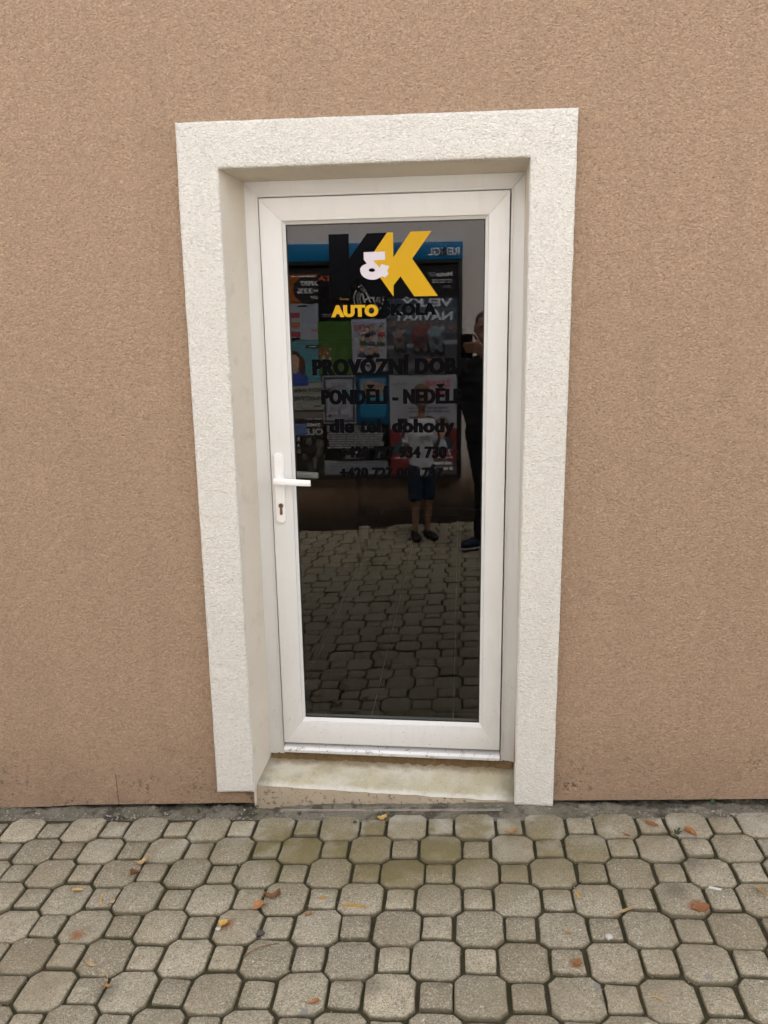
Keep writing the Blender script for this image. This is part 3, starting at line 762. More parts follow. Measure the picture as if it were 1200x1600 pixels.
# posters: each one a sheet on the board, its print in flat pieces on top
_pm = {}
def pc(c, rough=.45):
    key = tuple(round(x, 3) for x in c)
    if key not in _pm:
        _pm[key] = plain('print_%02d' % len(_pm), c, rough, .4, .05, 6)
    return _pm[key]
def poster(label, x0, x1, z0, z1, c, lev=0):
    u0, u1 = -x1, -x0; y = -.0560 - .0016 * lev
    bm = bmesh.new(); n, mm = 10, 14; g = []
    for i in range(n + 1):
        g.append([bm.verts.new((u0 + (u1 - u0) * i / n, y + .0005 * math.sin(j * 1.9 + i * .6 + lev), z0 + (z1 - z0) * j / mm)) for j in range(mm + 1)])
    for i in range(n):
        for j in range(mm): bm.faces.new((g[i][j], g[i + 1][j], g[i + 1][j + 1], g[i][j + 1]))
    bmesh.ops.solidify(bm, geom=bm.faces[:], thickness=.0004)
    o = obj('poster', bm, pc(c)); o.location = (0, OY, 0); o.rotation_euler = (0, 0, ORZ)
    tag(o, label, 'poster', 'posters on the notice board')
    o['_y'] = y - .0009
    W_, H_ = u1 - u0, z1 - z0
    def P(fx, fz): return (u0 + fx * W_, z0 + fz * H_)
    st = {'k': 0}
    def flat(pts, col, name='print_patch'):
        st['k'] += 1
        return prism(name, [P(*q) for q in pts], y - .0011 - .00012 * st['k'], y - .0009 - .00012 * st['k'], pc(col), o)
    def rect(a, b, c_, d, col, name='print_patch'): return flat([(a, c_), (b, c_), (b, d), (a, d)], col, name)
    def txt(body, fx0, fx1, fz, cap, col, bold=.02):
        st['k'] += 1
        return text('lettering', body, u0 + fx0 * W_, u0 + fx1 * W_, z0 + fz * H_, cap, y - .0010 - .00012 * st['k'], pc(col), o, bold, .0001)
    def lines(fx0, fx1, fz0, fz1, n, col, seed=1):
        """rows of small print too small to read"""
        st['k'] += 1; rnd = random.Random(seed); bm = bmesh.new(); yy = y - .0010 - .00012 * st['k']
        for i in range(n):
            zc = fz1 + (fz0 - fz1) * (i + .5) / n; hh = abs(fz1 - fz0) / n * .26; a = fx0 + rnd.uniform(0, .06)
            while a < fx1 - .03:
                b = min(fx1, a + rnd.uniform(.05, .16)); (ax, az), (bx, bz) = P(a, zc - hh), P(b, zc + hh)
                add_prism(bm, [(ax, az), (bx, az), (bx, bz), (ax, bz)], yy - .0001, yy); a = b + .02
        return obj('small_print', bm, pc(col), o)
    def bust(fx, fz, s, skin, hair, cloth, wide=1.0):
        a = W_ / H_
        e = lambda cx, cz, rx, rz, a0=0, a1=360: ell(cx, cz, rx, rz * a, 18, a0, a1)
        flat([(fx - s * 1.05 * wide, fz - s * a * 2.1)] + e(fx, fz - s * a * 1.45, s * wide, s * .62, 180, 0)[::1] + [(fx + s * 1.05 * wide, fz - s * a * 2.1)], cloth, 'portrait') if False else \
        flat([(fx - s * 1.1 * wide, fz - s * a * 2.2), (fx + s * 1.1 * wide, fz - s * a * 2.2), (fx + s * 1.0 * wide, fz - s * a * 1.35), (fx + s * .35, fz - s * a * .95), (fx - s * .35, fz - s * a * .95), (fx - s * 1.0 * wide, fz - s * a * 1.35)], cloth, 'portrait')
        flat(e(fx, fz + s * .12, s * .66, s * .86), hair, 'portrait')
        flat([(fx - s * .22, fz - s * a * 1.1), (fx + s * .22, fz - s * a * 1.1), (fx + s * .2, fz - s * a * .5), (fx - s * .2, fz - s * a * .5)], tuple(q * .8 for q in skin), 'portrait')
        flat(e(fx, fz - s * a * .10, s * .50, s * .68), skin, 'portrait')
        for sx in (-1, 1): flat(e(fx + sx * s * .2, fz + s * a * .02, s * .08, s * .05), (.05, .03, .03), 'portrait')
        flat(e(fx, fz - s * a * .42, s * .17, s * .05), (.35, .12, .10), 'portrait')
    return o, flat, rect, txt, lines, bust
SK = (.50, .30, .21)
WHT, BLK = (.72, .73, .75), (.012, .012, .014)
# left column in the photograph (u ~1.0 to 1.5)
o, fl, rc, tx, ln, bu = poster('orange and black sale poster reading XPERT NY 33%', -1.50, -.985, 1.955, 2.190, (.55, .17, .03))
fl(ell(.16, .45, .27, .50, 26), BLK); rc(0, .20, 0, .62, BLK); tx('XPERT', .02, .31, .60, .036, WHT, .03); tx('NY', .02, .10, .36, .022, WHT); tx('33%', .11, .36, .33, .042, WHT, .02); tx('LEVT', .02, .14, .13, .022, WHT)
ln(.05, .5, .88, .96, 1, WHT)
rc(.64, .97, .1, .9, (.60, .55, .40))
o, fl, rc, tx, ln, bu = poster('pale price poster with red tags and a small stack of books', -1.50, -.990, 1.637, 1.950, (.52, .58, .66))
for z_, c_ in ((.62, (.28, .04, .06)), (.36, (.34, .12, .05)), (.10, (.28, .045, .06))): rc(.33, .5, z_, z_ + .14, c_)
rc(.20, .36, .90, .95, BLK); ln(.03, .30, .45, .88, 8, (.30, .34, .42)); tx('letak', .02, .14, .24, .022, (.55, .03, .10)); ln(.03, .30, .02, .2, 3, (.4, .42, .5))
fl([(.33, .02), (.5, .0), (.5, .07), (.34, .09)], BLK); ln(.55, .97, .1, .9, 12, (.3, .34, .42), 4)
o, fl, rc, tx, ln, bu = poster('light blue poster of a woman with long dark hair', -1.50, -.995, 1.277, 1.634, (.16, .44, .52))
bu(.45, .52, .19, SK, (.07, .035, .022), (.03, .07, .30), 1.15)
fl(ell(.315, .40, .055, .22), (.07, .035, .022)); fl(ell(.585, .40, .055, .22), (.07, .035, .022)); rc(.02, .24, .82, .90, BLK); ln(.03, .23, .84, .88, 1, WHT)
o, fl, rc, tx, ln, bu = poster('pale grey slogan poster reading NOVÁ ENERGIE', -1.50, -.975, 1.035, 1.274, (.50, .51, .46))
tx('NOVÁ ENERGIE', .02, .60, .66, .034, BLK, .03); tx('TRADIČNÍ HODNOTY', -.0 + .02, .78, .36, .034, BLK, .03); rc(.36, .46, .06, .28, (.25, .26, .24)); ln(.03, .16, .10, .18, 1, BLK)
o, fl, rc, tx, ln, bu = poster('dark event poster reading ZÁMEK with a photo of stone figures', -1.50, -.980, .452, 1.031, (.055, .052, .048))
rc(.0, .5, .88, .98, (.16, .15, .13)); ln(.02, .36, .86, .88, 1, WHT); tx('ZÁMEK', .06, .30, .755, .028, WHT); tx('OLEŠ', .02, .40, .625, .055, (.50, .52, .56), .02)
rc(.30, .50, .62, .80, (.10, .16, .34)); rnd = random.Random(3)
for q in range(16):
    fx, fz = rnd.uniform(.04, .36), rnd.uniform(.06, .56); fl(ell(fx, fz, rnd.uniform(.02, .06), rnd.uniform(.02, .07), 9), tuple(gq * w for gq in (rnd.uniform(.04, .15),) for w in (1, .95, .86)))
for q, ch in enumerate('RAD'): tx(ch, .42, .47, .53 - q * .09, .036, (.55, .55, .57))
# second and third columns
o, fl, rc, tx, ln, bu = poster('black concert poster with red letters beside the sale poster', -.994, -.712, 1.802, 2.186, (.016, .015, .018), 1)
tx('STA', .45, .98, .86, .040, (.55, .11, .06)); fl([(.3, .48), (.33, .46), (.32, .78), (.29, .74)], (.45, .40, .36)); rc(.05, .33, .44, .47, (.50, .30, .05)); fl(ell(.2, .3, .15, .03), (.22, .03, .30)); ln(.05, .9, .08, .16, 2, (.2, .2, .22)); ln(.05, .6, .70, .74, 1, (.3, .3, .32))
o, fl, rc, tx, ln, bu = poster('black poster with a round white sketched emblem', -.707, -.412, 1.806, 2.186, (.014, .014, .015), 1)
for ra, rb, cc in ((.44, .41, (.50, .50, .52)), (.36, .28, (.16, .16, .18)), (.26, .24, (.50, .50, .52))):
    n_ = 30; a_ = .295 / .380
    for q in range(n_):
        if q % 7 == 3: continue
        t0_, t1_ = 2 * math.pi * q / n_, 2 * math.pi * (q + .92) / n_
        fl([(.5 + rr * math.cos(tt), .45 + a_ * rr * math.sin(tt)) for rr, tt in ((ra, t0_), (ra, t1_), (rb, t1_), (rb, t0_))], cc)
for q, pts in enumerate(([(.30, .36), (.34, .35), (.46, .60), (.42, .61)], [(.42, .36), (.45, .35), (.60, .58), (.56, .60)], [(.33, .47), (.66, .40), (.67, .43), (.34, .50)], [(.58, .36), (.62, .36), (.70, .56), (.66, .57)])): fl(pts, (.55, .57, .62))
o, fl, rc, tx, ln, bu = poster('green poster with a red flower bouquet at its side', -1.003, -.713, 1.344, 1.798, (.11, .24, .055), 2)
ln(.05, .7, .88, .92, 1, (.05, .10, .03), 3); tx('Rozloučení', .04, .70, .78, .030, (.04, .09, .02)); ln(.05, .5, .52, .75, 4, (.06, .12, .03), 5)
rnd = random.Random(9)
for q in range(34):
    a_, r_2 = rnd.uniform(0, 6.28), rnd.uniform(0, 1) ** .6
    fl(ell(.80 + .20 * r_2 * math.cos(a_) * .95, .38 + .17 * r_2 * math.sin(a_), rnd.uniform(.025, .055), rnd.uniform(.016, .034), 9), rnd.choice([(.40, .05, .03), (.32, .09, .04), (.10, .13, .04), (.05, .07, .05), (.45, .42, .40), (.42, .16, .04)]))
fl([(.72, .10), (.88, .10), (.90, .26), (.70, .26)], (.20, .06, .04))
o, fl, rc, tx, ln, bu = poster('white theatre poster with rows of small portraits', -.710, -.409, 1.356, 1.812, (.54, .56, .62), 2)
rc(.02, .98, .93, .975, (.30, .34, .50)); ln(.60, .97, .77, .90, 3, (.40, .06, .14), 7)
for (fx, fz) in ((.42, .84), (.55, .80), (.16, .82), (.68, .66), (.45, .65), (.18, .64), (.72, .45), (.50, .40), (.32, .44), (.2, .12)):
    bu(fx, fz, .095, random.choice([SK, (.42, .24, .16), (.55, .36, .27)]), random.choice([(.03, .02, .02), (.10, .05, .03), (.22, .13, .06)]), random.choice([BLK, (.05, .07, .05), (.30, .05, .05), (.07, .07, .10)]), 1.1)
rc(.45, .95, .15, .25, (.10, .11, .16)); rc(.47, .93, .165, .235, (.60, .62, .66)); ln(.5, .9, .17, .23, 2, BLK)
o, fl, rc, tx, ln, bu = poster('white certificate poster inside a thick dark printed border', -.980, -.688, .912, 1.334, (.56, .58, .62), 3)
for a in ((.03, .10, .03, .97), (.90, .97, .03, .97), (.1005, .8995, .03, .075), (.1005, .8995, .925, .97)): rc(a[0], a[1], a[2], a[3], (.03, .04, .07))
for a in ((.13, .145, .10, .90), (.855, .87, .10, .90), (.1455, .8545, .10, .112), (.1455, .8545, .888, .90)): rc(a[0], a[1], a[2], a[3], (.25, .27, .33))
ln(.25, .75, .66, .86, 5, (.20, .22, .28)); fl(ell(.80, .70, .055, .05), (.05, .04, .04)); fl([(.2, .74), (.32, .74), (.31, .66), (.26, .63), (.21, .66)], (.05, .28, .40)); ln(.2, .8, .32, .60, 6, (.30, .32, .38), 8); fl([(.46, .29), (.56, .29), (.55, .23), (.51, .21), (.47, .23)], (.12, .16, .30)); fl(ell(.80, .17, .05, .03), BLK); ln(.2, .72, .14, .20, 2, (.2, .22, .3), 3)
o, fl, rc, tx, ln, bu = poster('deep blue poster with a small photograph of a building', -.680, -.391, .904, 1.332, (.012, .12, .25), 3)
rc(.12, .90, .50, .94, (.10, .17, .26)); fl([(.15, .60), (.86, .58), (.86, .80), (.62, .90), (.40, .84), (.15, .82)], (.30, .22, .16))
for q in range(6): rc(.20 + q * .105, .26 + q * .105, .66, .72, (.06, .06, .07)); rc(.20 + q * .105, .26 + q * .105, .755, .80, (.06, .06, .07))
rc(.12, .90, .50, .58, (.03, .30, .36)); ln(.1, .9, .15, .42, 5, (.04, .30, .55), 6)
o, fl, rc, tx, ln, bu = poster('black poster full of centred white text lines', -.982, -.412, .585, .908, (.014, .014, .015), 4)
ln(.06, .95, .32, .97, 10, (.42, .43, .46), 12); tx('LIBEREC', .38, .66, .05, .024, (.5, .5, .54)); tx('T1', .05, .14, .12, .034, (.34, .35, .38)); ln(.04, .22, .05, .09, 1, (.3, .3, .33))
ln(.30, .68, .17, .26, 1, (.42, .43, .46), 2)
o, fl, rc, tx, ln, bu = poster('torn pale leftover poster strip at the bottom of the board', -.988, -.415, .455, .640, (.42, .44, .48), 0)
ln(.05, .9, .2, .9, 5, (.18, .2, .27), 21); fl([(.75, .95), (.99, .9), (.99, .55), (.8, .6)], (.40, .46, .44))
# right column in the photograph
o, fl, rc, tx, ln, bu = poster('racing poster reading VELKÝ NÁVRAT with three motorcycle riders', -.404, .203, 1.334, 2.250, (.17, .22, .27), 1)
rc(0, 1, .70, 1, (.012, .012, .014)); rc(0, 1, .62, .70, (.05, .07, .10))
fl([(0, .40), (1, .44), (1, .50), (.6, .52), (0, .47)], (.12, .10, .10)); fl([(0, .0), (1, .0), (1, .40), (.5, .36), (0, .39)], (.055, .06, .07)); fl([(0, .06), (1, .03), (1, .10), (0, .14)], (.11, .10, .12)); fl([(0, .28), (1, .24), (1, .27), (0, .32)], (.20, .22, .25))
rc(.3, .6, .125, .145, (.35, .10, .08))
tx('Moto', .075, .30, .892, .036, WHT, .03); tx('GP', .31, .415, .892, .036, (.35, .36, .38), .01); ln(.08, .36, .83, .87, 2, (.40, .41, .43), 31); tx('2025', .08, .2, .79, .018, (.3, .3, .32))
tx('VELKÝ', .075, .80, .625, .066, (.56, .60, .66), .035); tx('NÁVRAT', .075, .90, .500, .070, (.52, .57, .63), .035)
for (bx, bz, s, jc) in ((.30, .34, 1.0, (.16, .21, .25)), (.52, .35, 1.0, (.17, .06, .06)), (.83, .34, .78, (.20, .15, .15))):
    for q in (0, .11): fl(ell(bx + q * s - .06, bz - .10 * s, .062 * s, .075 * s, 16), (.012, .012, .013), 'motorcycle_print'); fl(ell(bx + q * s - .06, bz - .10 * s, .034 * s, .041 * s, 12), (.08, .08, .09), 'motorcycle_print')
    fl([(bx - .12 * s, bz - .03 * s), (bx - .02 * s, bz - .11 * s), (bx + .10 * s, bz - .09 * s), (bx + .14 * s, bz + .01 * s), (bx + .04 * s, bz + .02 * s), (bx - .05 * s, bz + .05 * s)], tuple(q * .55 for q in jc), 'motorcycle_print')
    fl([(bx - .06 * s, bz + .02 * s), (bx + .07 * s, bz + .0 * s), (bx + .14 * s, bz + .06 * s), (bx + .04 * s, bz + .11 * s), (bx - .06 * s, bz + .09 * s)], jc, 'motorcycle_print')
    fl(ell(bx - .085 * s, bz + .085 * s, .034 * s, .032 * s, 12), tuple(min(.7, q * 1.2) for q in jc), 'motorcycle_print')
    fl([(bx - .06 * s, bz - .02 * s), (bx + .05 * s, bz + .01 * s), (bx + .03 * s, bz - .06 * s), (bx - .02 * s, bz - .07 * s)], (.05, .045, .05), 'motorcycle_print')
o, fl, rc, tx, ln, bu = poster('white election poster with two large portraits over red', -.390, .202, .450, 1.328, (.58, .60, .65), 2)
tx('ŽÁDNÉ', .09, .47, .885, .050, (.45, .05, .09), .03); tx('VÁŠ', .10, .34, .795, .046, (.45, .05, .09), .03); tx('STAČILO', .75, .97, .90, .024, (.06, .06, .09)); ln(.75, .95, .86, .885, 1, (.3, .3, .34)); ln(.10, .72, .62, .69, 2, (.10, .10, .14), 40)
rc(0, 1, 0, .40, (.19, .025, .03)); fl([(0, .40), (1, .40), (1, .46), (.8, .50), (.5, .44), (.2, .50), (0, .46)], (.19, .025, .03))
bu(.22, .48, .155, (.44, .26, .18), (.16, .12, .09), (.05, .05, .06), 1.15); bu(.78, .46, .165, (.46, .27, .18), (.025, .02, .018), (.06, .07, .08), 1.15)
fl([(.14, .28), (.28, .28), (.23, .37), (.18, .36)], (.38, .46, .52)); fl([(.72, .26), (.84, .26), (.80, .35), (.76, .35)], (.44, .48, .52))
rc(.06, .94, .165, .175, WHT); tx('2', .08, .14, .20, .05, WHT); rc(.0, .5, .0, .15, (.10, .08, .08)); ln(.05, .45, .03, .14, 2, WHT, 44)

# ================================================================ people (behind the camera, seen in the glass)
_b = bmesh.new(); bmesh.ops.create_icosphere(_b, subdivisions=2, radius=1)
ICO_V = [tuple(v.co) for v in _b.verts]; ICO_F = [[v.index for v in f.verts] for f in _b.faces]; _b.free()
def blob(name, items, voxel, mat, parent=None, it=4, loc=(0, 0, 0), fold=0):
    """one continuous skin over chains of (points, radii); a radius may be (rx, ry, rz)"""
    V, F = [], []
    def ball(c, r):
        rx, ry, rz = r if isinstance(r, tuple) else (r, r, r); n0 = len(V)
        V.extend((c[0] + v[0] * rx, c[1] + v[1] * ry, c[2] + v[2] * rz) for v in ICO_V); F.extend([[i + n0 for i in f] for f in ICO_F])
    for pts, rad in items:
        pts = [Vector(q) for q in pts]
        if len(pts) == 1: ball(pts[0], rad[0]); continue
        for (a, b), (ra, rb) in zip(zip(pts, pts[1:]), zip(rad, rad[1:])):
            ra = ra if isinstance(ra, tuple) else (ra,) * 3; rb = rb if isinstance(rb, tuple) else (rb,) * 3
            n = max(2, int((b - a).length / (.33 * min(ra + rb))) + 1)
            for i in range(n + 1):
                t = i / n; ball(a.lerp(b, t), tuple(x + (y - x) * t for x, y in zip(ra, rb)))
    me = bpy.data.meshes.new(name); me.from_pydata(V, [], F); me.update()
    t = bpy.data.objects.new('tmp', me); COL.objects.link(t)
    md = t.modifiers.new('r', 'REMESH'); md.mode = 'VOXEL'; md.voxel_size = voxel
    if it: sm = t.modifiers.new('s', 'SMOOTH'); sm.factor = .5; sm.iterations = it
    dg = bpy.context.evaluated_depsgraph_get(); dg.update()
    out = bpy.data.meshes.new_from_object(t.evaluated_get(dg)); bpy.data.objects.remove(t); bpy.data.meshes.remove(me)
    if fold:                                    # creases in the cloth
        nn = [v.normal.copy() for v in out.vertices]
        for v, n_ in zip(out.vertices, nn):
            q = v.co; w = mnoise.noise((q.x * 9, q.y * 9, q.z * 16)) + .6 * abs(mnoise.noise((q.x * 21 + 3, q.y * 21, q.z * 30))) + .5 * math.sin(q.z * 70 + 5 * mnoise.noise(q * 7))
            v.co = q + n_ * fold * w
        out.update()
    out.name = name; out.materials.clear(); out.materials.append(mat)
    for p_ in out.polygons: p_.use_smooth = True
    o = link(bpy.data.objects.new(name, out), parent); o.location = loc
    return o
M['skin'] = plain('skin', (.33, .19, .13), .5, .4, .08, 12)
M['eye'] = plain('eye_dark', (.02, .015, .012), .2)
M['lip'] = plain('lip', (.36, .14, .11), .5)
M['hair_brown'] = plain('short_brown_hair', (.12, .07, .035), .7, .3, .25, 60, .002, 300)
M['hair_dark'] = plain('cropped_dark_hair', (.05, .03, .02), .7, .3, .25, 60, .002, 300)
M['jersey'] = plain('white_jersey', (.52, .53, .57), .8, .2, .05, 8, .004, 25)
M['print_grey'] = plain('faded_print', (.25, .26, .32), .8)
M['navy'] = plain('navy_stripe', (.015, .02, .05), .8)
M['denim'] = plain('blue_denim_shorts', (.016, .030, .055), .9, .2, .25, 14, .004, 60)
M['black_cloth'] = plain('black_jacket_cloth', (.020, .020, .023), .85, .2, .3, 9, .006, 18)
M['dark_cloth'] = plain('dark_trouser_cloth', (.018, .018, .022), .9, .2, .3, 9, .006, 18)
M['shoe_black'] = plain('black_shoe', (.010, .010, .010), .6)
M['shoe_blue'] = plain('blue_shoe', (.006, .013, .040), .6, .4, .2, 30)
M['sole'] = plain('pale_sole', (.28, .28, .30), .7)
def hand(palm, dirv, across, s=1.0, curl=.4, norm=None, r=.0085):
    """palm blob and five fingers: dirv along the fingers, across towards the thumb, curl bends along norm"""
    d, a = Vector(dirv).normalized(), Vector(across).normalized(); n = Vector(norm) if norm else d.cross(a)
    P0 = Vector(palm); out = []
    for q in (-.03, -.01, .01, .03): out.append(([P0 + a * q * s - d * .035 * s, P0 + a * q * s * 1.05 + d * .035 * s], [.015 * s, .0125 * s]))
    for q, ln_ in ((.031, .072), (.0105, .080), (-.0105, .075), (-.031, .060)):
        b = P0 + a * q * s * 1.05 + d * .035 * s; pts = [b]; dd = d.copy()
        for seg in (.45, .32, .26):
            dd = (dd + n * curl * .55).normalized(); pts.append(pts[-1] + dd * ln_ * s * seg)
        out.append((pts, [r * s * 1.1, r * s, r * s * .95, r * s * .8]))
    b = P0 + a * .035 * s - d * .02 * s
    out.append(([b, b + (a * .7 + d * .6) * .035 * s, b + (a * .75 + d * 1.25) * .045 * s + n * .012 * s], [.013 * s, .0105 * s, .009 * s]))
    return out

# --- the child in the white jersey
cx_, cy_ = -.080, -3.50
body = [([(0, 0, .60), (0, 0, .72), (0, 0, .88), (0, -.002, .975)], [(.10, .075, .07), (.088, .066, .07), (.105, .075, .08), (.112, .058, .045)]),
        ([(0, 0, 1.0), (0, .012, 1.09)], [.042, .036]),
        ([(0, .012, 1.185)], [(.070, .086, .098)]), ([(0, .040, 1.130)], [(.050, .050, .048)]),
        ([(0, .096, 1.170), (0, .106, 1.155)], [.008, .011]),
        ([(-.071, .008, 1.172)], [(.010, .018, .026)]), ([(.071, .008, 1.172)], [(.010, .018, .026)])]
for s in (-1, 1):
    body += [([(s * .100, -.005, .972), (s * .135, -.055, .80), (s * .085, -.075, .66)], [.038, .029, .022])]
    body += hand((s * .062, -.085, .615), (-s * .5, -.02, -1), (s * .9, .3, -.4), .72, .35, (0, 1, 0))
    body += [([(s * .058, 0, .60), (s * .064, .012, .345), (s * .062, -.012, .075)], [.068, .043, .029]), ([(s * .062, -.02, .045), (s * .078, .085, .028)], [.030, .024])]
ch = blob('person', body, .0055, M['skin'], None, 3, (cx_, cy_, gz(cx_)))
ch.rotation_euler = (0, 0, R(-22)); ch.scale = (.86, .90, 1.0)
tag(ch, 'child in a white jersey and blue shorts, mirrored in front of the posters', 'person', 'people mirrored in the glass')
blob('hair', [([(0, -.012, 1.215)], [(.078, .086, .078)]), ([(0, -.030, 1.165)], [(.073, .066, .07)]), ([(-.03, .050, 1.258), (.03, .050, 1.258)], [(.030, .032, .018), (.030, .032, .018)])], .006, M['hair_brown'], ch, 2)
for s in (-1, 1): blob('eye', [([(s * .027, .089, 1.187)], [(.011, .007, .0065)])], .003, M['eye'], ch, 1)
blob('mouth', [([(-.015, .088, 1.128), (.015, .088, 1.128)], [.005, .005])], .003, M['lip'], ch, 1)
sh = [([(0, 0, .565), (0, 0, .70), (0, 0, .88), (0, -.002, .972)], [(.122, .096, .03), (.112, .090, .07), (.122, .091, .08), (.125, .070, .048)])]
for s in (-1, 1): sh += [([(s * .098, -.003, .972), (s * .133, -.036, .835)], [.048, .048])]
jersey = blob('jersey', sh, .006, M['jersey'], ch, 4, fold=.0045)
for s in (-1, 1):
    for q in (-.022, 0, .022):
        bm = bmesh.new(); add_tube(bm, [(s * .055, q, 1.022), (s * .100, q, 1.022), (s * .135, q - .004, .996), (s * .163, q - .016, .93), (s * .178, q - .030, .865)], .0052, 6); obj('stripe', bm, M['navy'], jersey)
for q in range(9): box('chest_print', -.062 + q * .0145, -.062 + q * .0145 + .010, .0895, .0945, .864, .876 + .003 * (q % 3), M['print_grey'], jersey)
sho = []
for s in (-1, 1): sho += [([(s * .055, 0, .60), (s * .066, .008, .36)], [(.083, .088, .06), (.070, .074, .035)])]
blob('shorts', sho, .006, M['denim'], ch, 3, fold=.004)
for s in (-1, 1): blob('shoe', [([(s * .064, -.035, .040), (s * .078, .050, .036), (s * .088, .115, .030)], [(.040, .045, .040), (.045, .05, .036), (.044, .045, .030)])], .007, M['shoe_black'], ch, 3)

# --- the photographer in dark clothes
px_, py_ = .45, -3.10
def A(x, y, z): return (x - px_, y - py_, z)
HX, HY, HZ = .417, -2.985, 1.690
body = [([A(.45, -3.10, .95), A(.45, -3.10, 1.10), A(.455, -3.09, 1.30), A(.455, -3.08, 1.43)], [(.16, .11, .10), (.15, .105, .1), (.17, .115, .11), (.17, .085, .06)]),
        ([A(.445, -3.06, 1.46), A(.425, -3.01, 1.58)], [.062, .056]),
        ([A(HX, HY, HZ)], [(.077, .098, .118)]), ([A(HX, HY + .035, HZ - .070)], [(.058, .060, .055)]),
        ([A(HX, HY + .096, HZ - .005), A(HX, HY + .110, HZ - .025)], [.009, .013]),
        ([A(HX - .078, HY - .005, HZ - .01)], [(.011, .020, .032)]), ([A(HX + .078, HY - .005, HZ - .01)], [(.011, .020, .032)])]
# left arm hangs to the jacket pocket, right arm holds the phone up
body += [([A(.275, -3.08, 1.42), A(.285, -3.14, 1.14), A(.350, -3.05, .96)], [.058, .045, .032])]
body += hand(A(.372, -3.06, .925), (0.3, .10, -1), (0.3, 1, .2), .95, .4, (1, 0, 0))
PH_R = (CAM + rt * .082 + up * -.100 - fw * .010)
body += [([A(.635, -3.08, 1.42), A(.630, -2.86, 1.17), A(.430, -2.585, 1.475)], [.058, .047, .031])]
hp = Vector(A(*(PH_R + rt * .006)))
dirs = -rt; acr = up
for q in (-.030, -.010, .010, .030): body.append(([hp + up * q + Vector((.060, -.045, -.045)), hp + up * q + rt * .004], [.017, .0125]))
for q, ln_ in ((.030, .074), (.010, .082), (-.010, .078), (-.030, .064)):
    b = hp + up * q
    body.append(([b, b + fw * .022 - rt * .014, b + fw * .024 - rt * (.014 + ln_ * .45), b + fw * .021 - rt * (.014 + ln_ * .82)], [.0105, .0095, .0088, .0075]))
body.append(([hp + up * .03 + Vector((.03, -.03, -.01)), hp + up * .060 - fw * .012, hp + up * .082 - fw * .012 - rt * .018], [.013, .0105, .0088]))
for s, hipx, kn, an in ((-1, .375, (.425, -3.06, .50), (.405, -3.14, .095)), (1, .535, (.565, -3.08, .50), (.565, -3.17, .095))):
    body += [([A(hipx, -3.10, .92), A(*kn), A(*an)], [.092, .060, .040])]
body += [([A(.405, -3.15, .06), A(.315, -3.08, .035)], [.038, .030]), ([A(.565, -3.18, .06), A(.59, -3.06, .035)], [.038, .030])]
ph = blob('person', body, .0062, M['skin'], None, 3, (px_, py_, gz(px_)))
tag(ph, 'person in dark clothes holding up a phone, mirrored at the glass edge', 'person', 'people mirrored in the glass')
blob('hair', [([A(HX, HY - .014, HZ + .034)], [(.082, .096, .088)]), ([A(HX, HY - .034, HZ - .02)], [(.079, .072, .08)])], .007, M['hair_dark'], ph, 2)
for s in (-1, 1): blob('eye', [([A(HX + s * .031, HY + .088, HZ + .005)], [(.012, .008, .007)])], .003, M['eye'], ph, 1)
blob('mouth', [([A(HX - .02, HY + .092, HZ - .070), A(HX + .02, HY + .092, HZ - .070)], [.006, .006])], .003, M['lip'], ph, 1)
jk = [([A(.45, -3.10, .86), A(.45, -3.10, 1.08), A(.455, -3.09, 1.30), A(.455, -3.08, 1.44)], [(.185, .140, .05), (.172, .132, .1), (.188, .138, .11), (.175, .10, .065)]),
      ([A(.445, -3.06, 1.475), A(.440, -3.05, 1.515)], [.080, .074]),
      ([A(.275, -3.08, 1.42), A(.282, -3.14, 1.14), A(.338, -3.055, .965)], [.072, .060, .050]),
      ([A(.635, -3.08, 1.42), A(.630, -2.86, 1.17), A(.472, -2.64, 1.425)], [.072, .060, .044])]
blob('jacket', jk, .009, M['black_cloth'], ph, 4, fold=.006)
tr_ = []
for hipx, kn, an in ((.375, (.425, -3.06, .50), (.410, -3.13, .12)), (.535, (.565, -3.08, .50), (.565, -3.16, .12))):
    tr_ += [([A(hipx, -3.10, .92), A(*kn), A(*an)], [.108, .080, .064])]
blob('trousers', tr_, .009, M['dark_cloth'], ph, 4, fold=.006)
for pts in ([A(.410, -3.16, .055), A(.345, -3.10, .050), A(.285, -3.055, .040)], [A(.565, -3.20, .055), A(.578, -3.12, .050), A(.592, -3.04, .040)]):
    sh_ = blob('shoe', [(pts, [(.044, .044, .05), (.047, .047, .045), (.042, .042, .034)])], .008, M['shoe_blue'], ph, 3)
    blob('sole', [([(q[0], q[1], .012) for q in pts], [(.049, .049, .013), (.052, .052, .013), (.047, .047, .013)])], .006, M['sole'], sh_, 2)

# --- the phone, just behind the lens of this camera
M['phone'] = plain('phone_black', (.012, .012, .014), .25, .5)
M['lens'] = plain('lens_glass', (.01, .01, .02), .05, .6)
pm = Matrix((rt, up, -fw)).transposed().to_4x4(); pm.translation = CAM
phone = empty('smartphone'); phone.matrix_world = pm
tag(phone, 'black smartphone held up in front of the dark clothed person\'s face', 'phone')
box('body', -.012, .066, -.148, .014, .0062, .0148, M['phone'], phone, .003)
box('camera_bump', -.009, .026, -.040, .011, .0045, .0061, M['phone'], phone, .0012)
box('screen', -.009, .063, -.145, .011, .01485, .0152, M['lens'], phone)
for (a, b) in ((0, 0), (.017, -.006), (0, -.022)):
    bm = bmesh.new(); add_tube(bm, [(a, b, .0044), (a, b, .0036)], .0055, 16); obj('lens', bm, M['lens'], phone)

